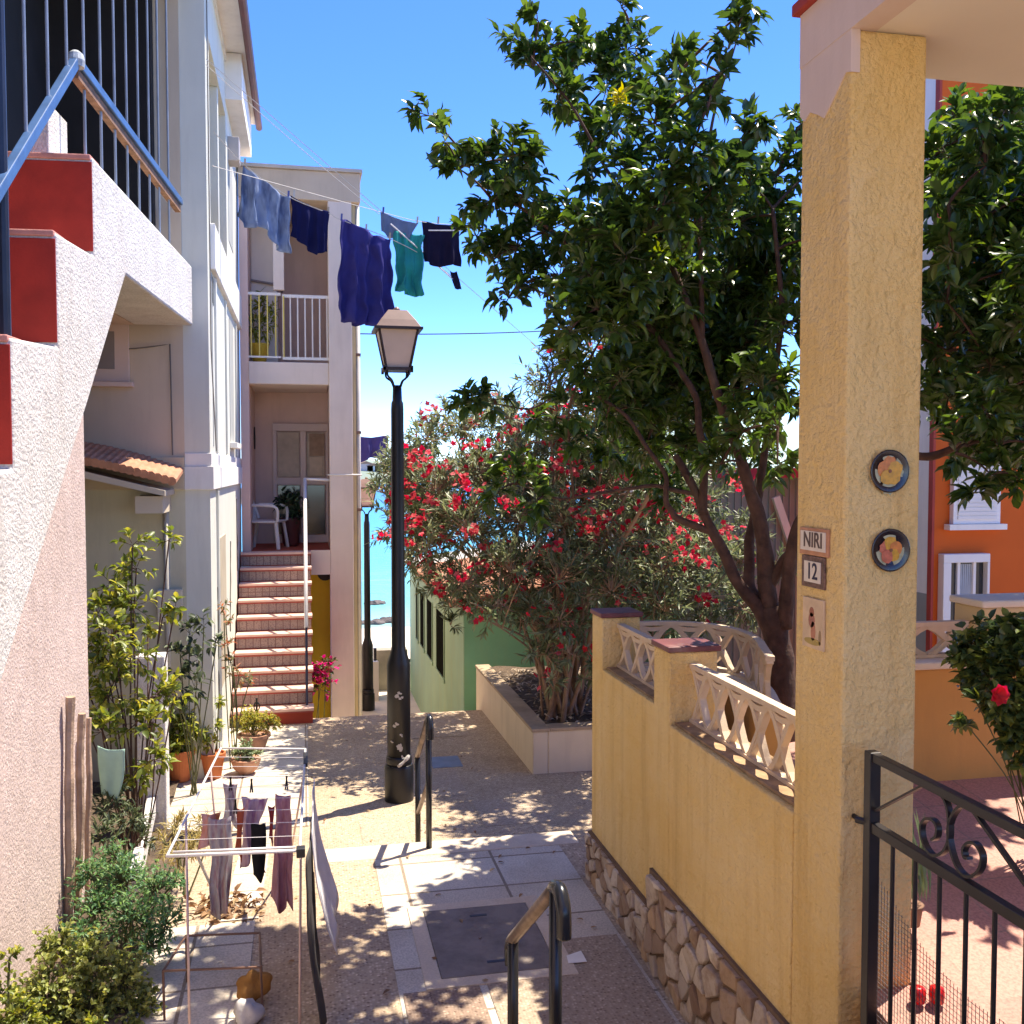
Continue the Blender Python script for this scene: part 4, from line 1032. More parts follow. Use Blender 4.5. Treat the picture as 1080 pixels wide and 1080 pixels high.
plant('porch_plant', 'dark leafy plant beside the white chair on the porch', 'plant', (c.x,c.y,c.z+.44), [(c+Vector((-.05,-.1,.62)),.22),(c+Vector((.16,-.05,.56)),.16)], PLDARK, 420, 9, .12, .05, seed=5)
c = Vector((-.62,15.3,1.56))
pt = thing('plant_pot', 'yellow plant pot on the upper balcony behind the white railing', 'pot', c)
MB().lathe([(.09,0),(.14,.28),(.15,.30),(.12,.30)], c, 16).build('pot_body', M('yellow pot', (.62,.40,.04), .5, .1, 6), pt, smooth=True)
plant('balcony_plant', 'bright yellow green plant growing on the upper balcony', 'plant', (c.x,c.y,c.z+.28), [(c+Vector((0,0,.55)),.24),(c+Vector((.08,-.05,.85)),.18)], leaf_mat('balcony leaf', [(0,(.05,.09,.02)),(.5,(.20,.24,.03)),(1,(.40,.36,.05))], .5, .4), 380, 9, .13, .03, seed=6)
c = P(336,712,Y=14.6)
plant('bougainvillea', 'bright magenta flowering plant below the porch beside the beige pillar', 'plant', (c.x,c.y,-4.6), [(c,.22),(c+Vector((.1,0,.12)),.16),(c+Vector((.02,0,-.2)),.2)], leaf_mat('magenta bract', [(0,(.06,.10,.03)),(.35,(.10,.14,.04)),(.4,(.60,.02,.17)),(1,(.75,.06,.28))], .6, .4), 420, 9, .07, .05, seed=7)

# ------------------------------------------------------------------ green house, planter, far walls
gh = thing('green_house', 'low green house with narrow dark windows and clay tile roof edge', 'house', (3, 16, -4.8))
XGH = 2.2; YGH = 13.78
mb = MB(); mb.box(XGH+.003, 7.5, YGH, 21, -5, -1.98); mb.build('wall', GREEN_PAINT, gh)
mb = MB(); mb.box(XGH-.012, XGH+.002, YGH+.002, 21, -5, -1.96)
mb.build('street_wall', GREEN_LIGHT, gh)
for px0, px1 in ((461.5,469.5),(451.5,457),(444.5,448.5),(440,442)):
    a = P(px0,680,X=XGH).y; b_ = P(px1,680,X=XGH).y
    w = MB().box(XGH-.02, XGH-.0125, b_, a, -3.35, -2.35).build('window', M('dark slit', (.012,.014,.012), 1, spec=0), gh)
    MB().box(XGH-.028, XGH-.0203, b_-.045, b_-.001, -3.35, -2.31).build('frame', GREEN_LIGHT, w); MB().box(XGH-.028, XGH-.0203, a+.001, a+.045, -3.35, -2.31).build('frame', GREEN_LIGHT, w)
    MB().box(XGH-.035, XGH-.0205, b_-.06, a+.06, -3.42, -3.36).build('sill', GREEN_LIGHT, w)
rf = MB(); rf.prism([(XGH-.16,-1.93),(XGH-.16,-1.89),(4.8,-1.55),(7.6,-1.9),(7.6,-1.95)], 'y', YGH-.12, 21.1); ro = rf.build('roof', M('roof underlay', (.42,.40,.34), .8, .1, 4), gh)
mb = MB()
for k in range(24):
    y = YGH-.06+.2*k; mb.tube([(XGH-.22,y,-1.855),(4.8,y,-1.48)], .075, 8)
mb.build('roof_tiles', ROOF_TILE, ro)
pl = thing('planter', 'cream masonry planter bed at the corner of the shaded lane', 'planter', (2.7, 11, -3.1))
px0, px1, py0, py1 = 2.25, 5.2, 9.72, 13.1
mb = MB(); zt = -2.66
mb.box(px0, px0+.16, py0, py1, -3.3, zt); mb.box(px0+.161, px1, py0, py0+.16, -3.3, zt); mb.build('side', CREAM_PLASTER, pl, bev=.012)
mb = MB(); mb.box(px0-.012, px0+.18, py0-.012, py1+.01, zt+.001, zt+.035); mb.box(px0+.181, px1, py0-.012, py0+.18, zt+.001, zt+.035); mb.build('rim', M('planter rim', (.40,.30,.20), .9, .2, 5, .3, 40, .006), pl, bev=.006)
mb = MB(); vs = []; fs = []; nn = 24
for j in range(nn+1):
    for i in range(nn+1):
        x = px0+.17+(px1-px0-.17)*i/nn; y = py0+.17+(py1-py0-.17)*j/nn
        vs.append((x, y, zt-.02+.05*mnoise.noise(Vector((x*4,y*4,0)))))
for j in range(nn):
    for i in range(nn): k = j*(nn+1)+i; fs.append((k,k+1,k+nn+2,k+nn+1))
mb.add(vs, fs); mb.build('soil', SOIL, pl, smooth=True)

mb = MB(); a = P(397,690,d=21.0); b_ = P(428,690,d=21.0)
mb.box(a.x, 2.15, a.y, a.y+.3, -4.9, P(410,686,d=21).z)
tag(mb.build('retaining_wall', M('brown grey wall', (.33,.28,.21), .9, .2, 2, .3, 20, .02), loc=(1.6,a.y,-4.8), bev=.01), 'low brown retaining wall above the beach, behind the lamp post', 'wall')
mb = MB(); a = P(391,690,d=22.5); mb.box(a.x-.12, a.x, 20.2, 34, -6.6, -4.2); mb.prism([(20.2,-4.2),(20.2,-3.9),(27,-4.9),(34,-6.2),(34,-6.6)], 'x', a.x-.12, a.x)
tag(mb.build('white_wall', M('white beach wall', (.78,.72,.62), .9, .06, 1), loc=(a.x,24,-4.7)), 'white wall running down to the beach beside the distant lamp', 'wall')
MB_ = MB(); a = P(395.5,700,d=20.5); MB_.tube([(a.x,a.y,-4.75),(a.x,a.y,-3.7)], .035, 8)
tag(MB_.build('bollard_post', IRON, loc=(a.x,a.y,-4.7)), 'thin dark post standing by the low brown retaining wall', 'post')
rng = random.Random(9)
for i, (px, py, s, lab) in enumerate(((384,657,1.0,'dark shore rock at the waterline, left of the distant lamp'),(396,657,1.3,'long dark shore rock at the waterline, right of the distant lamp'),(411,655,1.6,'dark rock on the sand nearest the lamp post'),(396,637,1.6,'dark rock lying out in the shallow water'))):
    c = P(px,py,Z=-8.95 if i < 3 else -9.0); mb = MB(); ico = []
    import bmesh
    bm = bmesh.new(); bmesh.ops.create_icosphere(bm, subdivisions=3, radius=.35*s)
    for v in bm.verts:
        v.co.z *= .45; v.co.x *= 1.3; v.co += v.co.normalized()*.12*s*mnoise.noise(v.co*3+Vector((i*5,0,0)))
    mb.add([v.co+c for v in bm.verts], [tuple(v.index for v in f.verts) for f in bm.faces]); bm.free()
    tag(mb.build('shore_rock', ROCK, loc=c), lab, 'rock', 'dark rocks by the shore')
rng = random.Random(12)
for i in range(4):
    x = 160+i*23+rng.uniform(-5,5); c = P(384+i*8, 500, d=760); 
    t = thing('far_house', ['tiny pale pink house on the far coast','tiny white house on the far coast','tiny cream house on the far coast','tiny rosy house on the far coast'][i]+', '+['first from the beige house','second from the beige house','third from the beige house','fourth from the beige house'][i], 'house', (c.x, 740, -6), 'houses on the far coast')
    h = 7+rng.uniform(0,5); MB().box(c.x-5,c.x+5,740,752,-9,-2+h*.6).build('wall', M('coast pink %d' % i, ((.7,.48,.42),(.75,.7,.65),(.7,.6,.5),(.66,.45,.4))[i], .9, .05, .1), t)
    MB().prism([(c.x-5.5,-2+h*.6),(c.x,h*.6),(c.x+5.5,-2+h*.6)], 'y', 739.5, 752.5).build('roof', ROOF_TILE, t)

# ------------------------------------------------------------------ orange house and grey house beyond the yard
oh = thing('orange_house', 'vivid orange house behind the yard with a white framed window', 'house', (9, 9.5, -3))
X0 = P(983,600,Y=9.2).x
mb = MB(); mb.box(X0, 15, 9.2, 11.3, -3.3, 4.25); mb.build('wall', ORANGE_PAINT, oh)
MB().box(X0-.03,X0-.002,9.17,9.24,-3.3,4.2).build('corner_strip', RED_TRIM, oh)
MB().box(X0-.02,X0-.002,9.241,11.3,-1.3,4.2).build('white_side', WHITE_TRIM, oh)
MB().box(X0-.02,X0-.002,9.241,11.3,-3.3,-1.301).build('grey_side', GREY_METAL, oh)
a = P(990,584,Y=9.19); b_ = P(1037,662,Y=9.19); b_.z -= .5
fr = MB(); fw = .09
fr.box(a.x,b_.x,9.10,9.198,a.z-fw,a.z); fr.box(a.x,a.x+fw,9.10,9.198,b_.z,a.z-fw); fr.box(b_.x-.03,b_.x,9.10,9.198,b_.z,a.z-fw)
for t_ in (.38,.72): fr.box(a.x+(b_.x-a.x)*t_-.018,a.x+(b_.x-a.x)*t_+.018,9.14,9.198,b_.z,a.z-fw)
w = fr.build('window', ALU, oh, bev=.005)
MB().box(a.x+fw,b_.x-.03,9.17,9.19,b_.z,a.z-fw).build('pane', GLASS, w)
mb = MB(); xx0 = a.x+(b_.x-a.x)*.40; xx1 = a.x+(b_.x-a.x)*.70
for k in range(7): mb.box(xx0+(xx1-xx0)*k/7, xx0+(xx1-xx0)*(k+.75)/7, 9.16, 9.168, b_.z, a.z-fw-.02)
mb.build('curtain', M('blue grey curtain', (.40,.43,.46), .9, .1, 8), w)
a = P(1003,470,Y=9.19); b_ = P(1051,552,Y=9.19)
fr = MB().box(a.x,b_.x,9.13,9.198,b_.z,a.z).build('shutter', M('white shutter', (.80,.77,.74), .6, .04, 3), oh, bev=.006)
MB().box(a.x-.06,b_.x+.06,9.10,9.197,b_.z-.06,b_.z-.002).build('sill', WHITE_TRIM, fr)
mb = MB()
for k in range(16): mb.box(a.x+.05,b_.x-.05,9.118,9.129,b_.z+.05+(a.z-b_.z-.1)*k/16,b_.z+.05+(a.z-b_.z-.1)*(k+.72)/16)
mb.build('slats', M('shutter slat', (.74,.71,.68), .6, .04, 3), fr)
gy = thing('grey_house', 'grey metal clad house behind the tree with a red edged teal roof', 'house', (6, 13, -3))
xa = P(752,560,Y=12.5).x; xb = P(986,560,Y=12.5).x
mb = MB(); mb.box(xa, xb-.75, 12.5, 17, -3.4, -.06); mb.build('wall', GREY_METAL, gy)
mb = MB(); 
for k in range(26): mb.box(xa+.1*k, xa+.1*k+.03, 12.48, 12.499, -3.3, -.1)
mb.build('wall_ribs', GREY_METAL, gy)
mb = MB(); mb.box(xb-.748, xb, 12.4, 17, -3.4, .35); mb.build('white_wing', WHITE_STUCCO, gy)
MB().box(xb-.747, xb+.002, 12.385, 12.399, -3.4, -1.2).build('grey_plinth', GREY_METAL, gy)
mb = MB(); mb.prism([(12.2,-.05),(12.2,.0),(16,1.0),(17,.0)], 'x', xa-.2, xb-.76); rf = mb.build('roof', TEAL, gy)
MB().box(xa-.2, xb-.76, 12.14, 12.199, -.11, .02).build('roof_edge', M('crimson edge', (.42,.03,.06), .6, .1, 4), rf)
mb = MB(); a = P(818,524,Y=12.3); b_ = P(832,566,Y=12.3); mb.bar(a, b_+(b_-a)*.8, .06, .10); mb.build('white_brace', WHITE_TRIM, gy)

# ------------------------------------------------------------------ citrus tree
CITRUS = leaf_mat('citrus leaf', [(0,(.030,.060,.016)),(.5,(.068,.125,.026)),(.82,(.13,.205,.034)),(.97,(.19,.24,.035)),(1,(.42,.39,.02))], .30, .36, .6)
rng = np.random.default_rng(21)
tb = P(822,700,d=5.98); tb.z = -1.62
tree = thing('citrus_tree', 'big dark glossy leaved citrus tree rising behind the garden wall', 'tree', tb)
cl = []
def C_(px, py, rp, d): cl.append((P(px,py,d=d), rp/F*d))
front = [(452,122,17),(470,150,20),(484,178,22),(510,172,20),(538,165,26),(556,172,20),(520,212,28),(552,205,32),(502,250,20),(520,275,24),(545,262,30),(575,245,34),(536,315,18),(555,298,22),(590,292,30),
 (545,45,18),(562,70,22),(580,50,17),(568,22,13),(600,78,28),(590,105,24),(625,62,26),(640,92,30),(660,52,22),(663,22,15),(655,8,10),(610,128,24),(648,135,34),(690,92,26),(715,78,22),(735,95,22),(690,130,34),
 (790,8,14),(778,30,14),(768,52,13),(758,80,12),(748,108,16),(785,150,24),(800,125,18),(765,175,30),(728,165,30),(700,185,32),(660,185,32),(625,190,22),(820,185,28),(838,165,20),(838,235,24),(845,130,14),
 (600,240,26),(640,245,36),(685,245,36),(730,240,38),(780,235,36),(815,260,30),(620,290,36),(665,300,40),(715,300,42),(765,295,42),(810,310,36),(600,350,30),(640,350,38),(690,355,42),(740,355,42),(790,360,40),(828,350,26),
 (615,395,26),(655,400,34),(705,405,38),(755,410,40),(805,410,34),(640,440,28),(690,448,30),(735,450,28),(785,455,26),(820,450,24),(590,375,18),(720,480,22),(760,490,18),(680,475,22),(700,215,34),(750,200,34),(800,220,30),(660,270,34),(630,325,26),(705,330,38),(775,330,36),(600,430,20),(665,430,30),(720,380,36),(770,375,34),(810,290,30),(645,60,18),(610,45,16),(720,60,14),(790,195,26),(830,275,26),
 (545,505,26),(565,530,20),(525,520,14),(600,470,22),(640,480,20),(500,425,16),(520,422,16),(488,428,8),(560,440,14),(820,490,20)]
for px, py, rp in front:
    base_d = 6.1+.9*math.sin(px*.021+py*.013)
    if px < 600: base_d = 6.3+.4*math.sin(py*.03)
    C_(px, py, rp*1.06, base_d)
    if px > 600 and py > 230 and rp > 28: C_(px+rng.uniform(-12,12), py+rng.uniform(-12,12), rp, base_d+rng.uniform(.5,1.1))
right = [(1008,120,16),(1035,135,24),(1065,125,26),(1000,165,24),(1040,175,32),(1080,175,34),(1000,215,26),(1045,225,34),(1090,230,36),(1005,265,28),(1050,280,36),(1095,290,36),(1000,320,26),(1040,330,34),(1085,345,36),
 (1000,370,24),(1045,385,32),(1090,400,34),(1000,420,22),(1040,435,28),(1080,450,26),(1020,470,18),(1060,485,18),(1130,200,40),(1140,280,44),(1130,370,40),(995,455,14)]
for px, py, rp in right:
    d = 5.5+.6*math.sin(px*.05+py*.02); C_(px, py, rp*1.05, d)
    if rp > 15: C_(px+8, py+8, rp*1.1, d+.8); C_(px-4, py-10, rp, d+.35)
for px, py, rp, d in ((1008,478,17,5.0),(1045,500,20,4.9),(1075,505,22,4.9),(1055,468,24,5.0),(1028,520,11,4.9),(1090,470,28,5.0),(870,170,36,6.4),(920,160,36,6.3),(960,200,36,6.2),(870,250,40,6.2),(930,260,40,6.0),(960,330,40,5.9),(880,340,40,6.2),(920,400,36,6.0),(870,430,32,6.3),(960,420,30,5.7)): C_(px, py, rp, d)
for v_ in ((3.7,4.0,.5),(4.25,3.6,.3),(4.6,4.2,.9),(3.95,3.3,.9),(3.4,9.0,-.2),(3.9,9.5,.3),(3.1,9.6,.5),(4.3,8.9,.1),(3.6,8.4,.2),(3.2,8.9,.6),(2.9,8.3,.1)): cl.append((Vector(v_), .28))  # extra clusters, mostly out of view, added to shade yard and lane
tw, Pp, D, Nn, Ci = clump(cl, 470, 11, rng, .35, spread=.85)
# limbs
lim = MB()
def limb(ps, r0, r1, n=5):
    pp = catmull(noisy_path([P(*q[:2], d=q[2]) if len(q) == 3 else Vector(q) for q in ps], .02, 2, 3), n)
    rr = [(r0+(r1-r0)*(i/(len(pp)-1))**.8)*.62*(1+.16*mnoise.noise(p*9)) for i, p in enumerate(pp)]
    lim.tube(pp, rr, 12); return pp
base = (820,760,5.98)
limbs = []
limbs.append(limb([(828,790,5.95),(822,700,5.98),(812,640,6.0)], .165, .125))
limbs.append(limb([(822,690,5.98),(800,640,6.0),(775,610,6.0),(752,560,6.05),(735,520,6.1),(712,480,6.15)], .085, .035))
limbs.append(limb([(812,640,6.0),(808,590,6.0),(798,540,6.0),(785,500,6.0),(765,440,6.05),(740,360,6.1),(700,260,6.2),(660,160,6.3)], .10, .02))
limbs.append(limb([(815,650,5.98),(792,620,6.1),(790,570,6.2),(800,520,6.3),(812,440,6.4),(825,330,6.3),(815,220,6.3)], .075, .02))
limbs.append(limb([(826,660,5.95),(840,560,5.8),(870,500,5.7),(930,480,5.6),(985,480,5.45),(1040,455,5.4)], .075, .03))
limbs.append(limb([(812,620,6.0),(830,590,5.95),(860,560,5.9),(900,430,5.9),(960,320,5.9),(1040,250,5.8)], .06, .02))
limbs.append(limb([(752,560,6.05),(715,545,6.1),(703,530,6.1),(700,500,6.1),(660,440,6.2),(610,400,6.3)], .04, .015))
limbs.append(limb([(735,520,6.1),(690,512,6.2),(640,520,6.3),(590,525,6.3),(545,510,6.4)], .025, .01))
limbs.append(limb([(742,540,6.05),(742,480,6.1),(735,420,6.2),(690,350,6.3),(640,300,6.4),(590,250,6.4),(530,205,6.4),(470,140,6.3)], .045, .01))
limbs.append(limb([(690,350,6.3),(640,330,6.3),(590,318,6.3),(550,300,6.3)], .02, .008))
limbs.append(limb([(610,400,6.3),(560,430,6.4),(500,424,6.4)], .012, .006))
limbs.append(limb([(700,260,6.2),(640,180,6.2),(600,110,6.2),(560,60,6.2)], .025, .008))
limbs.append(limb([(740,360,6.1),(740,200,6.1),(755,110,6.1),(785,15,6.1)], .03, .006))
nodes = [p for L_ in limbs[2:] for p in L_]
order = sorted(cl, key=lambda c: min((p-c[0]).length for p in nodes))
for C, r_ in order:
    q = min(nodes, key=lambda p: (p-C).length+.3*max(0, p.z-C.z)); nodes.append(C)
    if (q-C).length > .05: lim.tube(curve_pts(q, C, -.02, 4), [.010,.009,.007,.006,.004], 5, cap=False)
lim.build('trunk', BARK, tree, smooth=True)
twig_mb(tw, .005).build('twigs', TWIG, tree)
tone = np.clip(rng.beta(2, 2.6, len(Pp))*.9+.22*(rng.random(len(cl))[Ci]-.5), 0, .95)
# a few young yellow shoots
yl = P(655,106,d=6.0); dist = np.linalg.norm(Pp-np.array(yl), axis=1); tone[dist < .075] = 1.0
for (px, py) in ((790,470),(705,270),(783,190),(830,170)):
    dist = np.linalg.norm(Pp-np.array(P(px,py,d=6.1)), axis=1); tone[dist < .09] = .96
leaf_mesh('crown', Pp, D, Nn, .104*rng.uniform(.38,1.25,len(Pp)), .044*rng.uniform(.6,1.25,len(Pp)), tone, CITRUS, tree, .22, .14)
# bright fresh shoot
c = P(655,106,d=5.75); n = 26
d_ = rng.normal(size=(n,3)); d_[:,2] = abs(d_[:,2])+.5
leaf_mesh('young_shoot', np.array(c)+rng.normal(size=(n,3))*.018, d_, np.tile([0,-.5,1.0],(n,1))+rng.normal(size=(n,3))*.3, .075, .022, np.ones(n), CITRUS, tree)

# ------------------------------------------------------------------ oleander
OLE = leaf_mat('oleander leaf', [(0,(.075,.10,.05)),(.5,(.16,.20,.095)),(1,(.34,.37,.20))], .42, .28, .45)
rng = np.random.default_rng(33)
ob_ = P(600,735,d=10.9); ob_.z = -2.66
ole = thing('oleander', 'large oleander bush covered in red flowers growing from the cream planter', 'bush', ob_)
cl = []
for px, py, rp, d in [(405,520,22,11.2),(425,490,28,11.4),(415,560,24,11),(450,465,26,11.6),(460,520,38,11),(450,580,34,10.6),(490,455,28,11.8),(505,500,40,11.2),(495,560,42,10.6),(490,615,30,10.3),(540,445,30,11.8),(550,490,42,11.2),(545,550,46,10.6),(540,605,40,10.2),(530,640,26,10),
  (590,445,30,11.6),(600,495,42,11),(595,555,46,10.5),(590,612,44,10.1),(590,655,30,10),(640,465,34,11.4),(650,520,44,11),(645,575,46,10.5),(645,625,42,10.2),(655,665,30,10.2),(690,500,36,11.6),(700,550,44,11.2),(700,600,44,10.8),(700,645,36,10.6),
  (740,530,30,12),(745,580,38,11.6),(745,630,38,11.2),(775,600,26,12),(780,640,28,11.6),(700,670,24,10.6),(745,665,22,11),(575,690,22,10),(625,700,22,10.2),(425,530,20,12),(790,560,22,12.4),(760,500,20,12.4),(815,600,24,12.4),(610,420,16,12),(470,440,20,12.2),(515,430,20,12.3),(565,425,18,12.3),(655,440,24,12.3),(690,460,24,12.3),(445,545,30,11.8),(475,545,34,11.4),(520,520,36,11.6),(570,525,38,11.4),(620,530,40,11.4),(675,560,38,11.2),(725,600,34,11.2),(515,655,16,9.9),(465,615,22,11),(560,650,26,10.2),(620,590,38,10.6),(640,490,36,11.8),(720,510,30,12.2),(410,500,22,11.8),(430,575,24,11.2),(405,540,18,11.4),(440,470,24,12.0),(430,510,26,11.9),(450,550,28,11.6),(460,600,24,11.2),(480,640,18,10.9),(455,620,14,11.3),(500,635,22,10.8),(445,600,18,11.4),(475,660,10,10.9),(560,690,20,10.0),(600,690,22,10.0),(640,700,20,10.0),(580,720,12,9.95),(620,715,14,9.95),(670,700,20,10.2)]:
    cl.append((P(px,py,d=d), rp/F*d))
    if rp > 24:
      for q_ in (0, 1): cl.append((P(px+rng.uniform(-10,10),py+rng.uniform(-8,8),d=d+q_*.9+rng.uniform(.6,1.1)), rp/F*d))
for q_ in range(20): cl.append((Vector((rng.uniform(2.5,4.4), rng.uniform(8.4,12.2), rng.uniform(.2,1.5))), .42))  # high clusters hidden behind the citrus, added to shade the lane
tw, Pp, D, Nn, Ci = clump(cl, 210, 13, rng, .5, spread=.75)
st = MB()
for i in range(34):
    C, r_ = cl[int(rng.integers(len(cl)))]
    a = ob_+Vector((rng.normal()*.14, rng.normal()*.16, -.05)); e = Vector(C)
    m1 = a.lerp(e, .35)+Vector((-(e.x-a.x)*.12, -(e.y-a.y)*.12, .25)); m2 = a.lerp(e, .7)+Vector((-(e.x-a.x)*.06, 0, .16))
    pp = catmull([a, m1, m2, e], 5); r0 = rng.uniform(.014,.038)
    st.tube(pp, [r0*(1-.75*k/(len(pp)-1)) for k in range(len(pp))], 7, cap=False)
    for k in range(3):
        q = pp[int(rng.integers(4, len(pp)-2))]; e2 = q+Vector((rng.normal()*.2, rng.normal()*.2, rng.uniform(.25,.6)))
        st.tube(curve_pts(q, e2, -.04, 4), [.009,.008,.006,.005,.004], 5, cap=False)
st.build('stems', STEM, ole, smooth=True)
twig_mb(tw, .006).build('twigs', STEM, ole)
tone = np.clip(rng.beta(2,2,len(Pp))+.25*(rng.random(len(cl))[Ci]-.5), 0, 1)
leaf_mesh('foliage', Pp, D, Nn, .125*rng.uniform(.6,1.15,len(Pp)), .021*rng.uniform(.8,1.3,len(Pp)), tone, OLE, ole, .15, .1)
FLW = leaf_mat('oleander flower', [(0,(.46,.016,.022)),(.6,(.60,.045,.05)),(1,(.72,.24,.22))], .6, .45, .3)
fp = []; fd = []; ft = []
heads = []
for px, py in ((512,472),(540,455),(580,465),(470,490),(455,495),(492,505),(500,520),(455,530),(440,545),(478,528),(430,520),(420,550),(412,565),(590,487),(604,497),(545,487),(560,440),(575,430),(600,450),(625,465),(595,520),(620,560),(610,545),(520,575),(510,600),(530,590),(640,545),(620,585),(540,530),(500,560),(545,615),(585,610),
   (690,535),(705,545),(683,537),(735,530),(685,578),(720,585),(745,590),(715,565),(770,562),(700,500),(660,500),(640,520),(650,590),(600,640),(560,600),(575,580),(470,570),(450,600),(465,620),(780,505),(790,520),(445,480),(530,500),(570,500),(615,520),(665,555),(730,550),(440,575),(745,630),(610,420),(590,432),(600,415),(655,470),(490,470)):
    heads.append(P(px,py,d=10.35+rng.uniform(-.3,.5)+(.6 if py < 480 else 0)))
for C, r_ in cl:
    for _ in range(int(rng.integers(0, 2))):
        dv = rng.normal(size=3); dv[2] = abs(dv[2])+.2; dv /= np.linalg.norm(dv); heads.append(Vector(np.array(C)+dv*r_*1.0))
for hi, h in enumerate(heads):
    nb = int(rng.integers(9, 18)) if hi < 78 else int(rng.integers(4, 9))
    for _ in range(nb):
        c = np.array(h)+rng.normal(size=3)*np.array((.075,.06,.05)); ax = rng.normal(size=3)+np.array((-.2,-.7,.7)); ax /= np.linalg.norm(ax)
        u = np.cross(ax, [0.3,.5,.9]); u /= np.linalg.norm(u); w = np.cross(ax, u); tn = rng.random()
        for k in range(5):
            a = k*2*math.pi/5+rng.random()*.3; dd = u*math.cos(a)+w*math.sin(a)+ax*.35
            fp.append(c); fd.append((dd, ax)); ft.append(np.clip(tn+rng.normal()*.15, 0, 1))
fp = np.array(fp); dd = np.array([q[0] for q in fd]); ax = np.array([q[1] for q in fd])
leaf_mesh('flowers', fp, dd, ax, .036*rng.uniform(.8,1.2,len(fp)), .031, np.array(ft), FLW, ole, .25, .05)
# fallen petals and leaves in the bed
n = 420; xx = rng.uniform(2.35,3.6,n); yv = rng.uniform(9.85,12.8,n)
leaf_mesh('leaf_litter', np.stack([xx,yv,np.full(n,-2.635)],1), rng.normal(size=(n,3))*np.array((1,1,.15)), np.tile([0,0,1.0],(n,1))+rng.normal(size=(n,3))*.2, .09, .022, rng.random(n), leaf_mat('dry litter', [(0,(.25,.17,.10)),(1,(.55,.46,.36))], .8, .1), pl)['kind'] = 'stuff'

# hibiscus in the yard
HIB = leaf_mat('hibiscus leaf', [(0,(.03,.06,.024)),(.6,(.10,.15,.045)),(1,(.20,.24,.05))], .35, .3, .5)
rng = np.random.default_rng(5)
cl = [(P(px,py,d=d), rp/F*d) for px, py, rp, d in ((1030,680,22,4.35),(1055,675,26,4.3),(1085,680,28,4.25),(1040,712,24,4.25),(1070,715,28,4.2),(1095,720,28,4.2),(1022,700,16,4.3),(1055,745,20,4.15),(1085,755,24,4.15),(1020,765,10,4.1),(1030,740,12,4.15),(1110,700,30,4.3),(1105,770,26,4.2),(1070,780,22,4.2),(1090,800,26,4.2),(1062,765,14,4.15),(1050,705,26,4.3),(1075,745,22,4.2))]
hb_ = P(1090,815,d=4.3); hb_.z = -1.62
hb = plant('hibiscus_bush', 'hibiscus bush with a red bloom leaning over the apricot yard wall', 'bush', hb_, cl, HIB, 2600, 9, .058, .036, seed=14, stemr=.003)
c = P(1052,732,d=4.0); fl = []
n = 7; a = np.arange(n)*2*math.pi/n
leaf_mesh('bloom', np.tile(np.array(c),(n,1)), np.stack([np.cos(a), np.full(n,-.45), np.sin(a)],1), np.tile([0,-1.0,.2],(n,1)), .05, .05, np.full(n,.3), FLW, hb, .1, .1)
# red flowers in a pot and spiky plant behind the gate
SPIKE = leaf_mat('spiky leaf', [(0,(.06,.10,.05)),(1,(.16,.22,.10))], .5, .25)
c = P(960,965,d=3.72); c.z = -1.73
sp_ = thing('spiky_plant', 'tall thin leaved plant in a pot at the pillar foot behind the gate', 'plant', c)
n = 34; d_ = np.stack([RG.normal(size=n)*.25, RG.normal(size=n)*.25, np.ones(n)],1)
leaf_mesh('foliage', np.array(c)+np.stack([RG.normal(size=n)*.03,RG.normal(size=n)*.03,np.full(n,.1)],1), d_, np.tile([0,-1.0,.1],(n,1)), RG.uniform(.18,.36,n), .014, RG.random(n), SPIKE, sp_, .25)
MB().lathe([(.035,0),(.045,.07),(.05,.08),(.04,.08)], c, 18).build('pot', M('brown pot', (.20,.11,.07), .8, .2, 6), sp_, smooth=True)
for i, (px, py) in enumerate(((968,1045),(988,1043))):
    c = P(px, py, d=3.35); c.z = -1.835; mb = MB(); mb.lathe([(.012,0),(.024,.006),(.027,.03),(.024,.055),(.012,.06)], c, 14)
    tag(mb.build('red_pot', M('shiny red', (.58,.012,.012), .3, .1, 5), loc=c, smooth=True), ['small glossy red pot behind the gate mesh, closer to the pillar','small glossy red pot behind the gate mesh, farther from the pillar'][i], 'pot', 'red pots behind the gate')

# ------------------------------------------------------------------ garden bed on the left
mb = MB(); vs = []; fs = []; nx_, ny_ = 14, 40
for j in range(ny_+1):
    y = 3.5+6.7*j/ny_
    for i in range(nx_+1):
        x = -3.4+(3.4-.86)*i/nx_ - (0.0 if y < 8.6 else .35*(i/nx_))
        vs.append((x, y, zl(y)+.03+.05*mnoise.noise(Vector((x*3,y*3,2)))))
for j in range(ny_):
    for i in range(nx_): k = j*(nx_+1)+i; fs.append((k,k+1,k+nx_+2,k+nx_+1))
mb.add(vs, fs); struct(mb.build('garden_soil', SOIL, smooth=True))
YGR = leaf_mat('yellow green leaf', [(0,(.07,.11,.025)),(.45,(.20,.25,.045)),(.8,(.32,.33,.06)),(1,(.50,.47,.10))], .42, .4)
TEALG = leaf_mat('blue green leaf', [(0,(.05,.12,.055)),(.5,(.10,.23,.09)),(1,(.22,.36,.11))], .5, .35)
OLIVE = leaf_mat('olive leaf', [(0,(.09,.12,.03)),(.5,(.25,.29,.07)),(1,(.44,.45,.13))], .5, .35)
DULL = leaf_mat('dull green leaf', [(0,(.025,.04,.02)),(.6,(.07,.10,.045)),(1,(.16,.19,.09))], .5, .25)
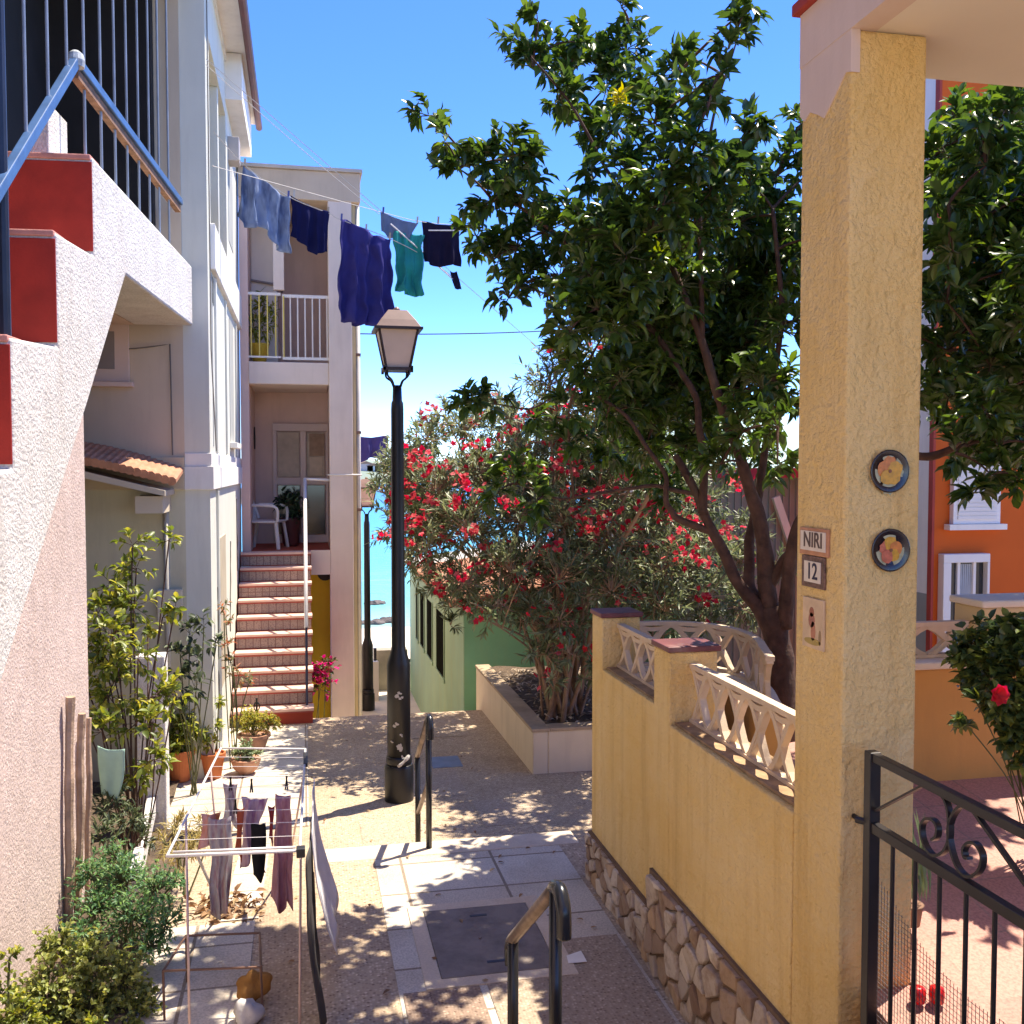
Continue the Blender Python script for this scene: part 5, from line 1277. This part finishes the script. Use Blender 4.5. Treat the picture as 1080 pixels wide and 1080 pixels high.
def bush(label, cat, items, mat, dens, per, L, W, seed, name='shrub', group=None, up=.4):
    cl = [(P(px,py,d=d), rp/F*d) for px, py, rp, d in items]
    b0 = Vector(cl[0][0]); cx = sum(c[0].x for c in cl)/len(cl); cy = sum(c[0].y for c in cl)/len(cl)
    return plant(name, label, cat, (cx, cy, zl(cy)), cl, mat, dens, per, L, W, seed=seed, group=group, up=up)
bush('fine leaved blue green shrub in the bed between pink wall and drying rack', 'shrub', [(95,925,24,5.7),(130,930,32,5.5),(165,940,26,5.4),(100,960,30,5.4),(140,970,34,5.2),(175,975,24,5.2),(120,905,20,5.8),(85,985,20,5.2),(160,1000,22,5.1),(185,930,14,5.5)], TEALG, 2700, 10, .035, .011, 41)
bush('olive green shrub with small round leaves at the pink wall foot, nearest the camera', 'shrub', [(60,1000,26,4.9),(95,1020,36,4.8),(130,1035,34,4.8),(50,1045,36,4.7),(95,1065,38,4.7),(145,1075,26,4.7),(30,1080,34,4.6),(80,1100,40,4.6),(130,1110,34,4.6),(155,1050,16,4.8)], OLIVE, 2500, 11, .030, .020, 42)
bush('small bright yellow green shrub in the lower corner by the pink wall', 'shrub', [(0,1050,24,4.45),(25,1075,24,4.4),(-20,1090,36,4.4),(40,1100,28,4.4),(10,1010,12,4.5),(100,1085,14,4.3)], YGR, 2400, 10, .032, .020, 43)
# tall shrub
tall = [(150,575,12,7.3),(170,570,8,7.3),(140,600,14,7.3),(120,620,18,7.2),(140,640,20,7.2),(108,650,16,7.1),(125,670,22,7.1),(150,665,10,7.2),(165,650,9,7.2),(180,640,8,7.2),(105,690,18,7),(135,700,22,7),(95,705,14,6.9),(160,690,14,7),(120,735,24,6.9),(150,735,20,6.9),(175,735,14,7),(95,740,16,6.8),(105,770,16,6.8),(140,765,18,6.8),(170,760,14,6.9),(165,800,16,6.8),(150,820,14,6.8)]
cl = [(P(px,py,d=d)+Vector((RG.normal()*.05,RG.normal()*.08,0)), rp/F*d*1.3) for px, py, rp, d in tall]
sb = P(142,890,d=6.75); sb.z = zl(sb.y)+.02
plant('tall_shrub', 'tall leggy shrub with yellow green leaves against the beige end wall', 'shrub', sb, cl, YGR, 520, 8, .082, .034, seed=44, stemr=.0055, stemmat=BARK)
bush('thin dark leaved climber hanging in front of the end wall, behind the potted plants', 'plant', [(200,668,14,9.4),(215,660,12,9.4),(190,690,16,9.3),(210,695,16,9.3),(180,715,18,9.2),(205,725,16,9.2),(228,680,10,9.5),(190,745,14,9.1)], DULL, 360, 6, .09, .04, 45, 'climber_plant')
bush('yellowish dry grassy clump beside the white bed edging', 'plant', [(185,875,16,6.4),(205,890,16,6.2),(190,905,16,6.1),(215,870,12,6.5),(175,890,12,6.2)], leaf_mat('dry grass', [(0,(.20,.16,.05)),(.5,(.36,.30,.10)),(1,(.50,.44,.2))], .6, .35), 1900, 9, .075, .008, 46, 'grass_clump')
bush('grey green low plant under the tall shrub at the stakes', 'plant', [(115,855,18,6.5),(140,865,18,6.4),(105,885,18,6.2),(150,885,14,6.2),(120,835,12,6.6)], DULL, 1500, 9, .07, .013, 47, 'low_plant')
# weathered stakes
for i, (px, d, y0, y1, r_, lab) in enumerate(((76,5.70,735,935,.026,'weathered wooden stake at the pink wall end, darkest and nearest of three'),(85,5.84,752,925,.023,'split weathered wooden stake, middle one of three at the pink wall'),(94,5.98,758,905,.018,'slim weathered wooden stake beside the tall shrub, farthest of three'))):
    a = P(px,y0,d=d); b_ = P(px-4,y1,d=d-.04); b_.z = zl(b_.y)-.05
    pts = noisy_path([a, a.lerp(b_,.5), b_], .02, 6, i*7)
    mb = MB()
    pts = catmull(pts, 2); mb.tube(pts, [r_*(.85+.12*q_/len(pts)+.35*abs(mnoise.noise(p_*7+Vector((i*3,0,0))))) for q_, p_ in enumerate(pts)], 7)
    tag(mb.build('wooden_stake', WOODGREY, loc=b_), lab, 'stake', 'wooden stakes by the pink wall')
# mint cloth hung on the shrub
a = P(103,786,d=6.55); b_ = P(132,790,d=6.5)
tag(cloth_mb(a, b_, .34, 3, 12, 14, .012, 2, lambda v: (.0+.12*v*v, 1-.35*v*v*v)).build('mint_cloth', M('mint fabric', (.36,.55,.44), .85, .12, 8), loc=a, smooth=True, solid=.004), 'pale mint green cloth bag hanging in the tall shrub', 'cloth bag')
# white bed edging
a = P(183,812,Z=-2.98); b_ = P(150,935,Z=-2.68)
mb = MB(); mb.bar(a+Vector((-.12,0,.04)), b_+Vector((-.05,0,.04)), .07, .16)
tag(mb.build('bed_edging', WHITE_STUCCO, loc=b_, bev=.012), 'low white edging of the flower bed beside the cream paving', 'edging')
a = P(160,728,d=8.3); mb = MB(); mb.box(a.x-.12,a.x+.12,a.y-.1,a.y+.1,zl(a.y),P(160,690,d=8.3).z)
tag(mb.build('white_pedestal', WHITE_STUCCO, loc=(a.x,a.y,zl(a.y)), bev=.015), 'white masonry pedestal half hidden behind the tall shrub', 'pedestal')
# pots
def pot(px, pyb, label, rt, h, mat, prof=None):
    c = P(px, 600, d=pyb); c.z = zl(c.y)+.012
    t = thing('plant_pot', label, 'pot', c, 'plant pots along the end wall')
    pr = prof or [(rt*.66,0),(rt*.95,h*.80),(rt*.95,h*.805),(rt*1.06,h*.81),(rt*1.06,h),(rt*.92,h),(rt*.90,h*.9)]
    MB().lathe(pr, c, 26).build('pot_body', mat, t, smooth=False)
    MB().lathe([(rt*.90,h*.88),(.001,h*.9)], c, 20, cap=False).build('pot_soil', SOIL, t)
    return c
c1_ = pot(187, 9.75, 'larger terracotta pot with a dark red rim at the end wall', .135, .31, TERRACOTTA)
MB_ = MB().lathe([(.145,.26),(.147,.315),(.13,.318)], c1_, 26)
plant('potted_plant', 'yellow green leafy plant in the larger terracotta pot', 'plant', (c1_.x,c1_.y,c1_.z+.28), [(c1_+Vector(q), r_) for q, r_ in (((0,0,.42),.16),((.1,-.05,.5),.13),((-.1,0,.55),.14),((.05,0,.62),.12),((.02,-.1,.36),.12))], YGR, 1000, 9, .085, .03, seed=51)
c2_ = pot(222, 9.85, 'smaller terracotta pot between the larger pot and the succulent bowl', .118, .25, TERRACOTTA)
plant('potted_plant', 'spindly plant in the smaller terracotta pot', 'plant', (c2_.x,c2_.y,c2_.z+.23), [(c2_+Vector(q), r_) for q, r_ in (((-.05,0,.34),.11),((-.1,0,.44),.1),((.02,0,.5),.07),((.06,.03,.75),.05))], YGR, 900, 8, .07, .026, seed=52)
c3_ = pot(257, 10.0, 'round terracotta bowl full of succulents near the stair foot', .135, .15, M('bowl clay', (.46,.22,.13), .85, .2, 9, stain=(.60,.48,.36), sfac=.6), [(.07,0),(.12,.05),(.15,.13),(.15,.15),(.13,.15)])
plant('succulent_plant', 'pale green succulents growing in the round bowl', 'plant', (c3_.x,c3_.y,c3_.z+.13), [(c3_+Vector(q), r_) for q, r_ in (((-.05,-.03,.2),.09),((.06,-.04,.2),.09),((0,.04,.22),.1))], leaf_mat('succulent', [(0,(.10,.15,.07)),(1,(.32,.38,.18))], .5, .2), 2400, 9, .05, .016, seed=53)
c4_ = pot(266, 10.9, 'clay trough pot with a yellow shrub at the foot of the tiled stair', .17, .18, M('old clay', (.40,.21,.13), .9, .2, 9))
plant('potted_shrub', 'low yellow shrub in the clay pot at the stair foot', 'plant', (c4_.x,c4_.y,c4_.z+.16), [(c4_+Vector(q), r_) for q, r_ in (((-.14,0,.28),.12),((0,-.02,.3),.13),((.14,0,.3),.12),((-.05,.1,.34),.12),((.22,.02,.26),.08))], leaf_mat('yellow shrub', [(0,(.12,.15,.03)),(.5,(.36,.36,.06)),(1,(.58,.52,.12))], .5, .4), 2300, 10, .04, .013, seed=54)
t = thing('wire_pot_stand', 'black wire stand in front of the red stair plinth', 'stand', c4_+Vector((.02,.25,0)))
mb = MB(); c = c4_+Vector((.02,.25,0))
for k in range(6): mb.tube([(c.x+.11*math.cos(k*1.047),c.y+.11*math.sin(k*1.047),c.z+.3),(c.x+.07*math.cos(k*1.047+.5),c.y+.07*math.sin(k*1.047+.5),c.z)], .006, 5)
mb.build('wire_leg', IRON, t)
mb = MB(); mb.tube([(c.x+.12*math.cos(a*.2618),c.y+.12*math.sin(a*.2618),c.z+.3) for a in range(25)], .008, 5, cap=False); mb.tube([(c.x,c.y,c.z+.3),(c.x,c.y,c.z+.52)], .012, 6); mb.tube([(c.x+.03*math.cos(a*.2618),c.y,c.z+.42+.05*math.sin(a*.2618)) for a in range(25)], .008, 5, cap=False); mb.build('wire_ring', IRON, t)
bush('thin reddish climbing plant against the pale street wall corner', 'plant', [(238,655,8,10.2),(240,680,8,10.2),(245,700,10,10.2),(252,715,11,10.2),(262,722,8,10.3),(236,640,6,10.2)], leaf_mat('reddish leaf', [(0,(.06,.09,.04)),(.5,(.22,.22,.10)),(.8,(.40,.16,.08)),(1,(.5,.2,.1))], .5, .35), 700, 7, .07, .022, 55, 'climber_plant')

# ------------------------------------------------------------------ drying rack
WM = M('white coated wire', (.74,.71,.68), .4, .06, 8)
BL = P(233,789,Z=-1.76); BR = P(322,790,Z=-1.76); FL = P(176,903,Z=-1.76); FR = P(316,897,Z=-1.76)
cx = (BL+BR+FL+FR)/4
rk = thing('drying_rack', 'white wire clothes drying rack standing on the gravel lane', 'drying rack', (cx.x, cx.y, -2.65))
def rot(p, q, r, n=6): MB().tube([p, q], r, n)
mb = MB(); mb.tube([FL, FR], .008, 8); mb.tube([FR, BR], .007, 8); mb.tube([BR, BL], .006, 8); mb.tube([BL, FL], .0065, 8)
mb.tube([FL+Vector((.02,.05,-.002)), FR+Vector((-.02,.05,-.002))], .006, 8)
mb.build('top_frame', WM, rk, smooth=True)
mb = MB()
for k in range(1, 9):
    t_ = k/9; mb.tube([FL.lerp(BL,t_), FR.lerp(BR,t_)], .0015, 5)
mb.build('hanging_wire', WM, rk)
g = lambda p, dx, dy: Vector((p.x+dx, p.y+dy, zl(p.y+dy)+.02))
lg = [(FL+(BL-FL)*.28, P(200,1090,Z=-2.62)), (BL+(FL-BL)*.25, P(236,965,Z=-2.7)), (FR+(BR-FR)*.15, P(316,1095,Z=-2.62)), (BR+(FR-BR)*.3, P(306,905,Z=-2.75))]
for a, b_ in lg: MB().tube([a, b_], .0065, 8).build('leg', M('rack leg', (.55,.40,.36), .5, .2, 8), rk, smooth=True)
mb = MB(); mb.tube([P(207,900,d=4.75), P(236,965,Z=-2.7)], .008, 6); mb.tube([lg[0][1], lg[2][1]], .007, 6)
mb.build('cross_brace', WM, rk)
# right wing let down
w0 = FR+Vector((.03,0,-.02)); w1 = BR+Vector((.03,0,-.02)); MB().box(FR.x-.015,FR.x+.025,FR.y-.02,FR.y+.03,FR.z-.03,FR.z+.014).build('corner_joint', M('black plastic', (.02,.02,.022), .5), rk, bev=.005)
MB().box(BR.x-.012,BR.x+.014,BR.y-.35,BR.y-.1,BR.z-.014,BR.z+.010).build('corner_joint', M('black plastic', (.02,.02,.022), .5), rk, bev=.005)
def garment(name, label, pxa, pxb, py, drop, frac, mat, seed, nf=3, fold=.02, cat='laundry', wf=None, hem=.06):
    """hung from the rack's wires at depth fraction frac between front and back"""
    z = -1.765
    a = P(pxa, py, Z=z); b_ = P(pxb, py, Z=z); b_.z = a.z
    o = cloth_mb(a, b_, drop, seed, 16, 18, fold, nf, wf, hem=hem, sag=.01)
    tag(o.build(name, mat, loc=a, smooth=True, solid=.004), label, cat)
PINKC = cloth_mat('pink cotton', (.62,.36,.43), (.46,.20,.26), 22); LILAC = cloth_mat('lilac white cotton', (.66,.50,.58), (.42,.20,.36), 26); WHITEC = cloth_mat('white cotton', (.80,.78,.80))
BLACKC = cloth_mat('black cotton', (.02,.02,.022)); ORANGEC = cloth_mat('orange red cotton', (.52,.14,.08)); PALEC = cloth_mat('pale grey cotton', (.55,.50,.50), (.40,.22,.26), 30); GREYT = cloth_mat('dark grey cotton', (.10,.095,.095))
bun = lambda v: (.25*math.sin(v*3.1)*.6, 1-.3*math.sin(v*2.6))
garment('child_shirt', 'lilac and white crumpled top pegged on the middle of the drying rack', 253, 281, 842, .36, .5, LILAC, 2, 3, .045, wf=bun, hem=.1)
garment('black_sock', 'black sock hanging below the lilac top on the drying rack', 262, 280, 866, .30, .5, BLACKC, 3, 1, .03, wf=lambda v: (.1+.2*v, .95), hem=.08)
garment('orange_cloth', 'orange red cloth hanging left of the lilac top on the rack', 247, 258, 852, .26, .5, ORANGEC, 4, 1, .03, wf=bun, hem=.1)
garment('pale_shirt', 'long pale grey patterned garment hanging at the left of the rack', 219, 245, 862, .50, .3, PALEC, 5, 3, .04, wf=lambda v: (.1*v, 1-.1*v), hem=.08)
garment('pink_trousers', 'dusty pink trousers hanging at the right of the rack', 291, 306, 838, .62, .5, PINKC, 6, 2, .035, wf=lambda v: (-.25*v, 1), hem=.08)
garment('small_pink_cloth', 'small pink cloth with an orange patch at the rack left side', 210, 232, 858, .17, .3, cloth_mat('pale pink cotton', (.68,.42,.42), (.60,.22,.10), 16), 8, 2, .03, wf=bun, hem=.12)
garment('striped_top', 'small white and plum striped top at the back of the rack', 236, 252, 826, .22, .3, cloth_mat('striped cotton', (.66,.62,.62), (.22,.10,.22), 34), 9, 2, .03, wf=bun, hem=.1)
garment('red_sock', 'small dark red sock beside the pink trousers on the rack', 283, 290, 850, .20, .3, cloth_mat('dark red cotton', (.30,.05,.06)), 10, 1, .02, wf=bun, hem=.1)
# cloths over the right wing
a = FR.lerp(BR, .12)+Vector((.055,0,.012)); b_ = FR.lerp(BR, .62)+Vector((.055,0,.012))
tag(cloth_mb(a, b_, .62, 3, 18, 18, .012, 2, drag=Vector((.12,0,0)), sag=0).build('white_towel', WHITEC, loc=a, smooth=True, solid=.005), 'white towel draped over the right side of the drying rack', 'laundry')
a = FR.lerp(BR, -.02)+Vector((.035,0,-.03)); b_ = FR.lerp(BR, .30)+Vector((.055,0,-.03))
tag(cloth_mb(a, b_, .80, 5, 16, 20, .016, 2, lambda v: (0, 1-.55*v), drag=Vector((.06,-.05,0)), sag=0).build('grey_trousers', GREYT, loc=a, smooth=True, solid=.006), 'dark grey trousers hanging from the right front corner of the rack', 'laundry')
for i, (px, py, lab) in enumerate(((243,828,'first from the bed'),(265,830,'second from the bed'),(302,827,'third from the bed'),(248,852,'lowest of the four'))):
    c = P(px, py, Z=-1.75); mb = MB(); mb.bar(c+Vector((-.006,0,-.03)), c+Vector((.004,0,.045)), .012, .008); mb.bar(c+Vector((.007,0,-.03)), c+Vector((.0,0,.045)), .012, .008)
    tag(mb.build('clothes_peg', M('dark peg', (.05,.035,.03), .6), loc=c), 'dark clothes peg clipped on the drying rack wire, '+lab, 'clothes peg', 'pegs on the drying rack')
# low frame, stones
q0, q1, q2, q3 = P(176,1010,Z=-2.42), P(274,984,Z=-2.42), P(274,1018,Z=-2.42), P(170,1024,Z=-2.42)
ls = thing('low_wire_frame', 'low brown wire frame standing under the drying rack', 'wire frame', (q2.x, q2.y, -2.65))
mb = MB(); tp = [P(196,987,Z=-2.42), q1, P(275,1020,Z=-2.42), P(172,1024,Z=-2.42)]
for i in range(4): mb.tube([tp[i], tp[(i+1) % 4]], .006, 6)
mb.build('top_ring', M('brown wire', (.17,.09,.06), .5, .3, 8), ls)
for p in tp: MB().tube([p, (p.x+.01, p.y-.05, zl(p.y)+.005)], .006, 6).build('leg', M('brown wire', (.17,.09,.06), .5, .3, 8), ls)
def stone(px, py, r_, z, mat, label, seed, sq=(1,.8,.9)):
    c = P(px, py, Z=z); bm = bmesh.new(); bmesh.ops.create_icosphere(bm, subdivisions=3, radius=r_)
    for v in bm.verts:
        v.co.x *= sq[0]; v.co.y *= sq[1]; v.co.z *= sq[2]; v.co += v.co.normalized()*r_*(.55*mnoise.noise(v.co*(1.1/r_)+Vector((seed,0,0)))+.12*mnoise.noise(v.co*(4/r_)))
    mb = MB(); mb.add([v.co+c for v in bm.verts], [tuple(v.index for v in f.verts) for f in bm.faces]); bm.free()
    tag(mb.build('stone', mat, loc=c, smooth=True), label, 'stone', 'stones under the drying rack')
stone(266,1040,.078,-2.56,M('rusty stone',(.36,.17,.04),.85,.3,10,.5,40,.01,stain=(.12,.05,.02),sfac=.6),'rusty orange brown stone on the paving under the rack',1,(1.1,.7,1.0))
stone(262,1068,.065,-2.59,M('grey white stone',(.56,.54,.52),.85,.15,10,.4,40,.01),'pale grey rounded stone beside the rusty one under the rack',6,(1,.8,.9))
rng = np.random.default_rng(8); n = 150
pp = np.array([tuple(P(rng.normal(238,18), rng.normal(957,9), Z=-2.655)) for _ in range(n)])
lt = thing('leaf_pile', 'heap of dry fallen leaves on the paving beneath the rack', 'leaf litter', tuple(pp[0]))
leaf_mesh('leaves', pp+np.array([0,0,.02])*rng.random((n,1)), rng.normal(size=(n,3))*np.array((1,1,.35)), rng.normal(size=(n,3))*.5+np.array((0,0,1)), .07, .028, rng.random(n), leaf_mat('brown litter', [(0,(.12,.06,.03)),(.6,(.30,.17,.08)),(1,(.46,.34,.18))], .8, .15), lt, .4); lt['kind'] = 'stuff'
# fallen leaves scattered over the paving
n = 60; xs2 = rng.uniform(-.3,1.75,n); ys2 = rng.uniform(4.3,11.5,n)
zz = np.array([(-2.634 if (x > .05 and y < 6.9) else (zr(y)+.012 if x > .05 else zl(y)+.012)) if not (6.9 <= y < 7.4) else -2.84 for x, y in zip(xs2, ys2)])
lt = thing('fallen_leaves', 'scattered dry leaves fallen over the lane paving', 'leaf litter', (0,7,-2.8)); lt['kind'] = 'stuff'
leaf_mesh('leaves', np.stack([xs2,ys2,zz],1), rng.normal(size=(n,3))*np.array((1,1,.1)), np.tile([0,0,1.0],(n,1))+rng.normal(size=(n,3))*.15, .05, .02, rng.random(n), MATS['brown litter'], lt, .2)

# ------------------------------------------------------------------ clotheslines and washing
LINE = M('pale rope', (.62,.58,.52), .8, .1, 10)
def line_thing(label, a, b_, sag, r=.004, name='clothesline', col=None):
    t = MB(); t.tube(curve_pts(a, b_, sag, 24), r, 5)
    return tag(t.build(name, col or LINE, loc=a), label, 'clothesline' if name == 'clothesline' else 'cable', 'clotheslines across the lane' if name == 'clothesline' else None)
L1a = P(217,62,d=9.86); L1b = P(590,386,d=15.5)
line_thing('upper bare clothesline running from the house corner into the tree', L1a, L1b, .0)
L1c = P(217,68,d=9.9); L1d = P(400,226,d=12.6)
line_thing('second bare clothesline just below the upper one', L1c, L1d, .02)
A1 = P(238,150,d=11.3); B1 = P(262,176,d=11.4)
W1a = P(222,142,d=10.4); W1b = P(490,300,d=12.6)
def on(px, py, d): return P(px, py, d=d)
hang = [on(225,138,10.5), on(258,174,11.0), on(304,207,11.3), on(347,225,11.5), on(358,231,11.6), on(412,252,11.9), on(450,272,12.2), on(485,298,12.5)]
mb = MB(); mb.tube(catmull(hang, 5), .005, 5)
tag(mb.build('clothesline', LINE, loc=hang[0]), 'sagging clothesline carrying the washing below the house eave', 'clothesline', 'clotheslines across the lane')
h2 = [on(403,224,12.0), on(445,234,12.1), on(487,238,12.3), on(500,243,12.4)]
mb = MB(); mb.tube(catmull([on(224,175,10.3), on(300,196,11.2)]+h2, 5), .004, 5)
tag(mb.build('clothesline', LINE, loc=h2[0]), 'short clothesline carrying the dark shirt and teal towel', 'clothesline', 'clotheslines across the lane')
mb = MB(); mb.tube([on(412,236,11.95), on(486,302,12.35)], .008, 8); mb.tube([on(452,243,12.0), on(486,243,12.1)], .008, 6)
tag(mb.build('line_spreader', M('white rod', (.78,.76,.74), .5), loc=on(450,270,12.1)), 'white rod spreading the clotheslines by the dark shirt', 'rod')
PURPLE = cloth_mat('purple blue towelling', (.060,.055,.23)); NAVY = cloth_mat('navy cotton', (.016,.018,.085)); TEALC = cloth_mat('teal towelling', (.035,.38,.35))
SHEER = cloth_mat('blue grey sheer cloth', (.20,.25,.36)); DKP = cloth_mat('dark plum cotton', (.022,.017,.045)); PALEB = cloth_mat('pale blue cloth', (.30,.37,.52), (.10,.13,.22), 9)
def wash(name, label, a, b_, drop, mat, seed, nf=4, fold=.03, wf=None, hem=.04, drag=(0,0,0), solid=.006, sub=None):
    o = cloth_mb(a, b_, drop, seed, 30, 30, fold, nf, wf, Vector(drag), hem, .02)
    return tag(o.build(name, mat, loc=a, smooth=True, solid=solid), label, 'laundry', 'washing on the lines')
wash('pale_shirt', 'pale blue grey shirt hanging first from the left house on the line', on(257,174,11.0), on(305,207,11.3), .62, PALEB, 2, 4, .065, lambda v: (-.10*v*(v<.9)-.05*v, 1.0), .10)
wash('navy_shirt', 'navy shirt hanging between the pale shirt and the purple towel', on(308,206,11.35), on(347,224,11.5), .50, NAVY, 4, 4, .05, lambda v: (.0, 1-.0*v), .10)
o_ = wash('purple_towel', 'large purple blue towel hanging beside the lamp top', on(358,231,11.6), on(412,251,11.9), 1.13, PURPLE, 1, 4, .10, lambda v: (.0+.02*v, 1.0), .02, solid=.01)
wash('grey_blue_cloth', 'thin grey blue cloth folded over the line above the teal towel', on(403,224,12.0), on(441,236,12.1), .24, SHEER, 6, 3, .03, lambda v: (-.05, 1-.25*v), .12)
wash('teal_towel', 'teal green towel hanging left of the dark plum shirt', on(412,243,12.02), on(446,248,12.1), .72, TEALC, 3, 4, .08, lambda v: (.05+.15*v, 1.0), .02, solid=.01)
wash('plum_shirt', 'dark plum shirt with a hanging sleeve, last on the line', on(446,233,12.1), on(484,238,12.25), .50, DKP, 5, 3, .045, lambda v: (0, 1+.04*v), .05)
wash('plum_sleeve', 'narrow dark sleeve dangling at the end of the line below the plum shirt', on(474,285,12.28), on(482,286,12.3), .22, DKP, 7, 1, .012, lambda v: (.1+.6*v, 1+.6*v), .03)
a = on(379,460,17.0); wash('navy_sheet', 'small navy cloth hanging far away beside the beige house', a, on(410,459,17.3), .42, M('far navy', (.06,.055,.20), .9, .2, 6), 8, 3, .03, lambda v: (.0, 1-.15*v), .10)
line_thing('short line holding the far navy cloth', on(374,460,16.8), on(445,459,17.6), .0, .004)
line_thing('thin dark cable crossing the sky behind the lamp lantern', on(378,352,16), on(640,345,19), .05, .010, 'overhead_cable', IRON)
for i, (px, py, d) in enumerate(((258,171,11),(304,205,11.3),(310,204,11.35),(346,222,11.5),(360,229,11.6),(386,240,11.75),(411,249,11.9),(404,222,12),(440,232,12.1),(462,232,12.15),(483,236,12.25))):
    c = on(px, py, d); mb = MB(); mb.bar(c+Vector((0,0,-.04)), c+Vector((.006,0,.04)), .014, .022)
    tag(mb.build('clothes_peg', M('line peg %d' % (i % 3), ((.45,.35,.25),(.08,.10,.30),(.5,.48,.45))[i % 3], .6), loc=c), 'small clothes peg holding washing on the lines above the lane', 'clothes peg', 'pegs on the clotheslines')

# ------------------------------------------------------------------ camera, light, sky
cam = bpy.data.cameras.new('camera'); co = bpy.data.objects.new('camera', cam); COL.objects.link(co)
cam.sensor_width = 36; cam.sensor_fit = 'HORIZONTAL'; cam.lens = 36*F/1080; cam.clip_start = .05; cam.clip_end = 40000
co.rotation_euler = (R(90)-PITCH, 0, -YAW); scene.camera = co
EL = R(65.5); AZ = math.atan2(.89, .45)
S = Vector((math.sin(AZ)*math.cos(EL), math.cos(AZ)*math.cos(EL), math.sin(EL)))
sun = bpy.data.lights.new('sun', 'SUN'); sun.energy = 2.95; sun.angle = R(.53); sun.color = (1.0,.93,.82)
so = bpy.data.objects.new('sun', sun); COL.objects.link(so); so.rotation_euler = S.to_track_quat('Z', 'Y').to_euler(); so.location = (5,3,30)
w = bpy.data.worlds.new('World'); scene.world = w; w.use_nodes = True; nt = w.node_tree
bg = nt.nodes['Background']; sky = nt.nodes.new('ShaderNodeTexSky'); sky.sky_type = 'NISHITA'; sky.sun_disc = False
sky.sun_elevation = EL; sky.sun_rotation = AZ; sky.air_density = 1.0; sky.dust_density = 0; sky.ozone_density = 6; sky.altitude = 4000; sky.air_density = .85
hs = nt.nodes.new('ShaderNodeHueSaturation'); hs.inputs['Saturation'].default_value = 1.18; hs.inputs['Hue'].default_value = .512
nt.links.new(sky.outputs[0], hs.inputs['Color']); nt.links.new(hs.outputs[0], bg.inputs[0]); bg.inputs[1].default_value = .145
scene.view_settings.view_transform = 'Standard'; scene.view_settings.look = 'None'; scene.view_settings.gamma = 1
scene.view_settings.use_curve_mapping = False; scene.view_settings.exposure = 1.85; scene.view_settings.use_white_balance = True; scene.view_settings.white_balance_temperature = 7000; scene.view_settings.white_balance_tint = 10
scene.cycles.max_bounces = 8; scene.cycles.diffuse_bounces = 5; scene.cycles.transmission_bounces = 4; scene.cycles.transparent_max_bounces = 8
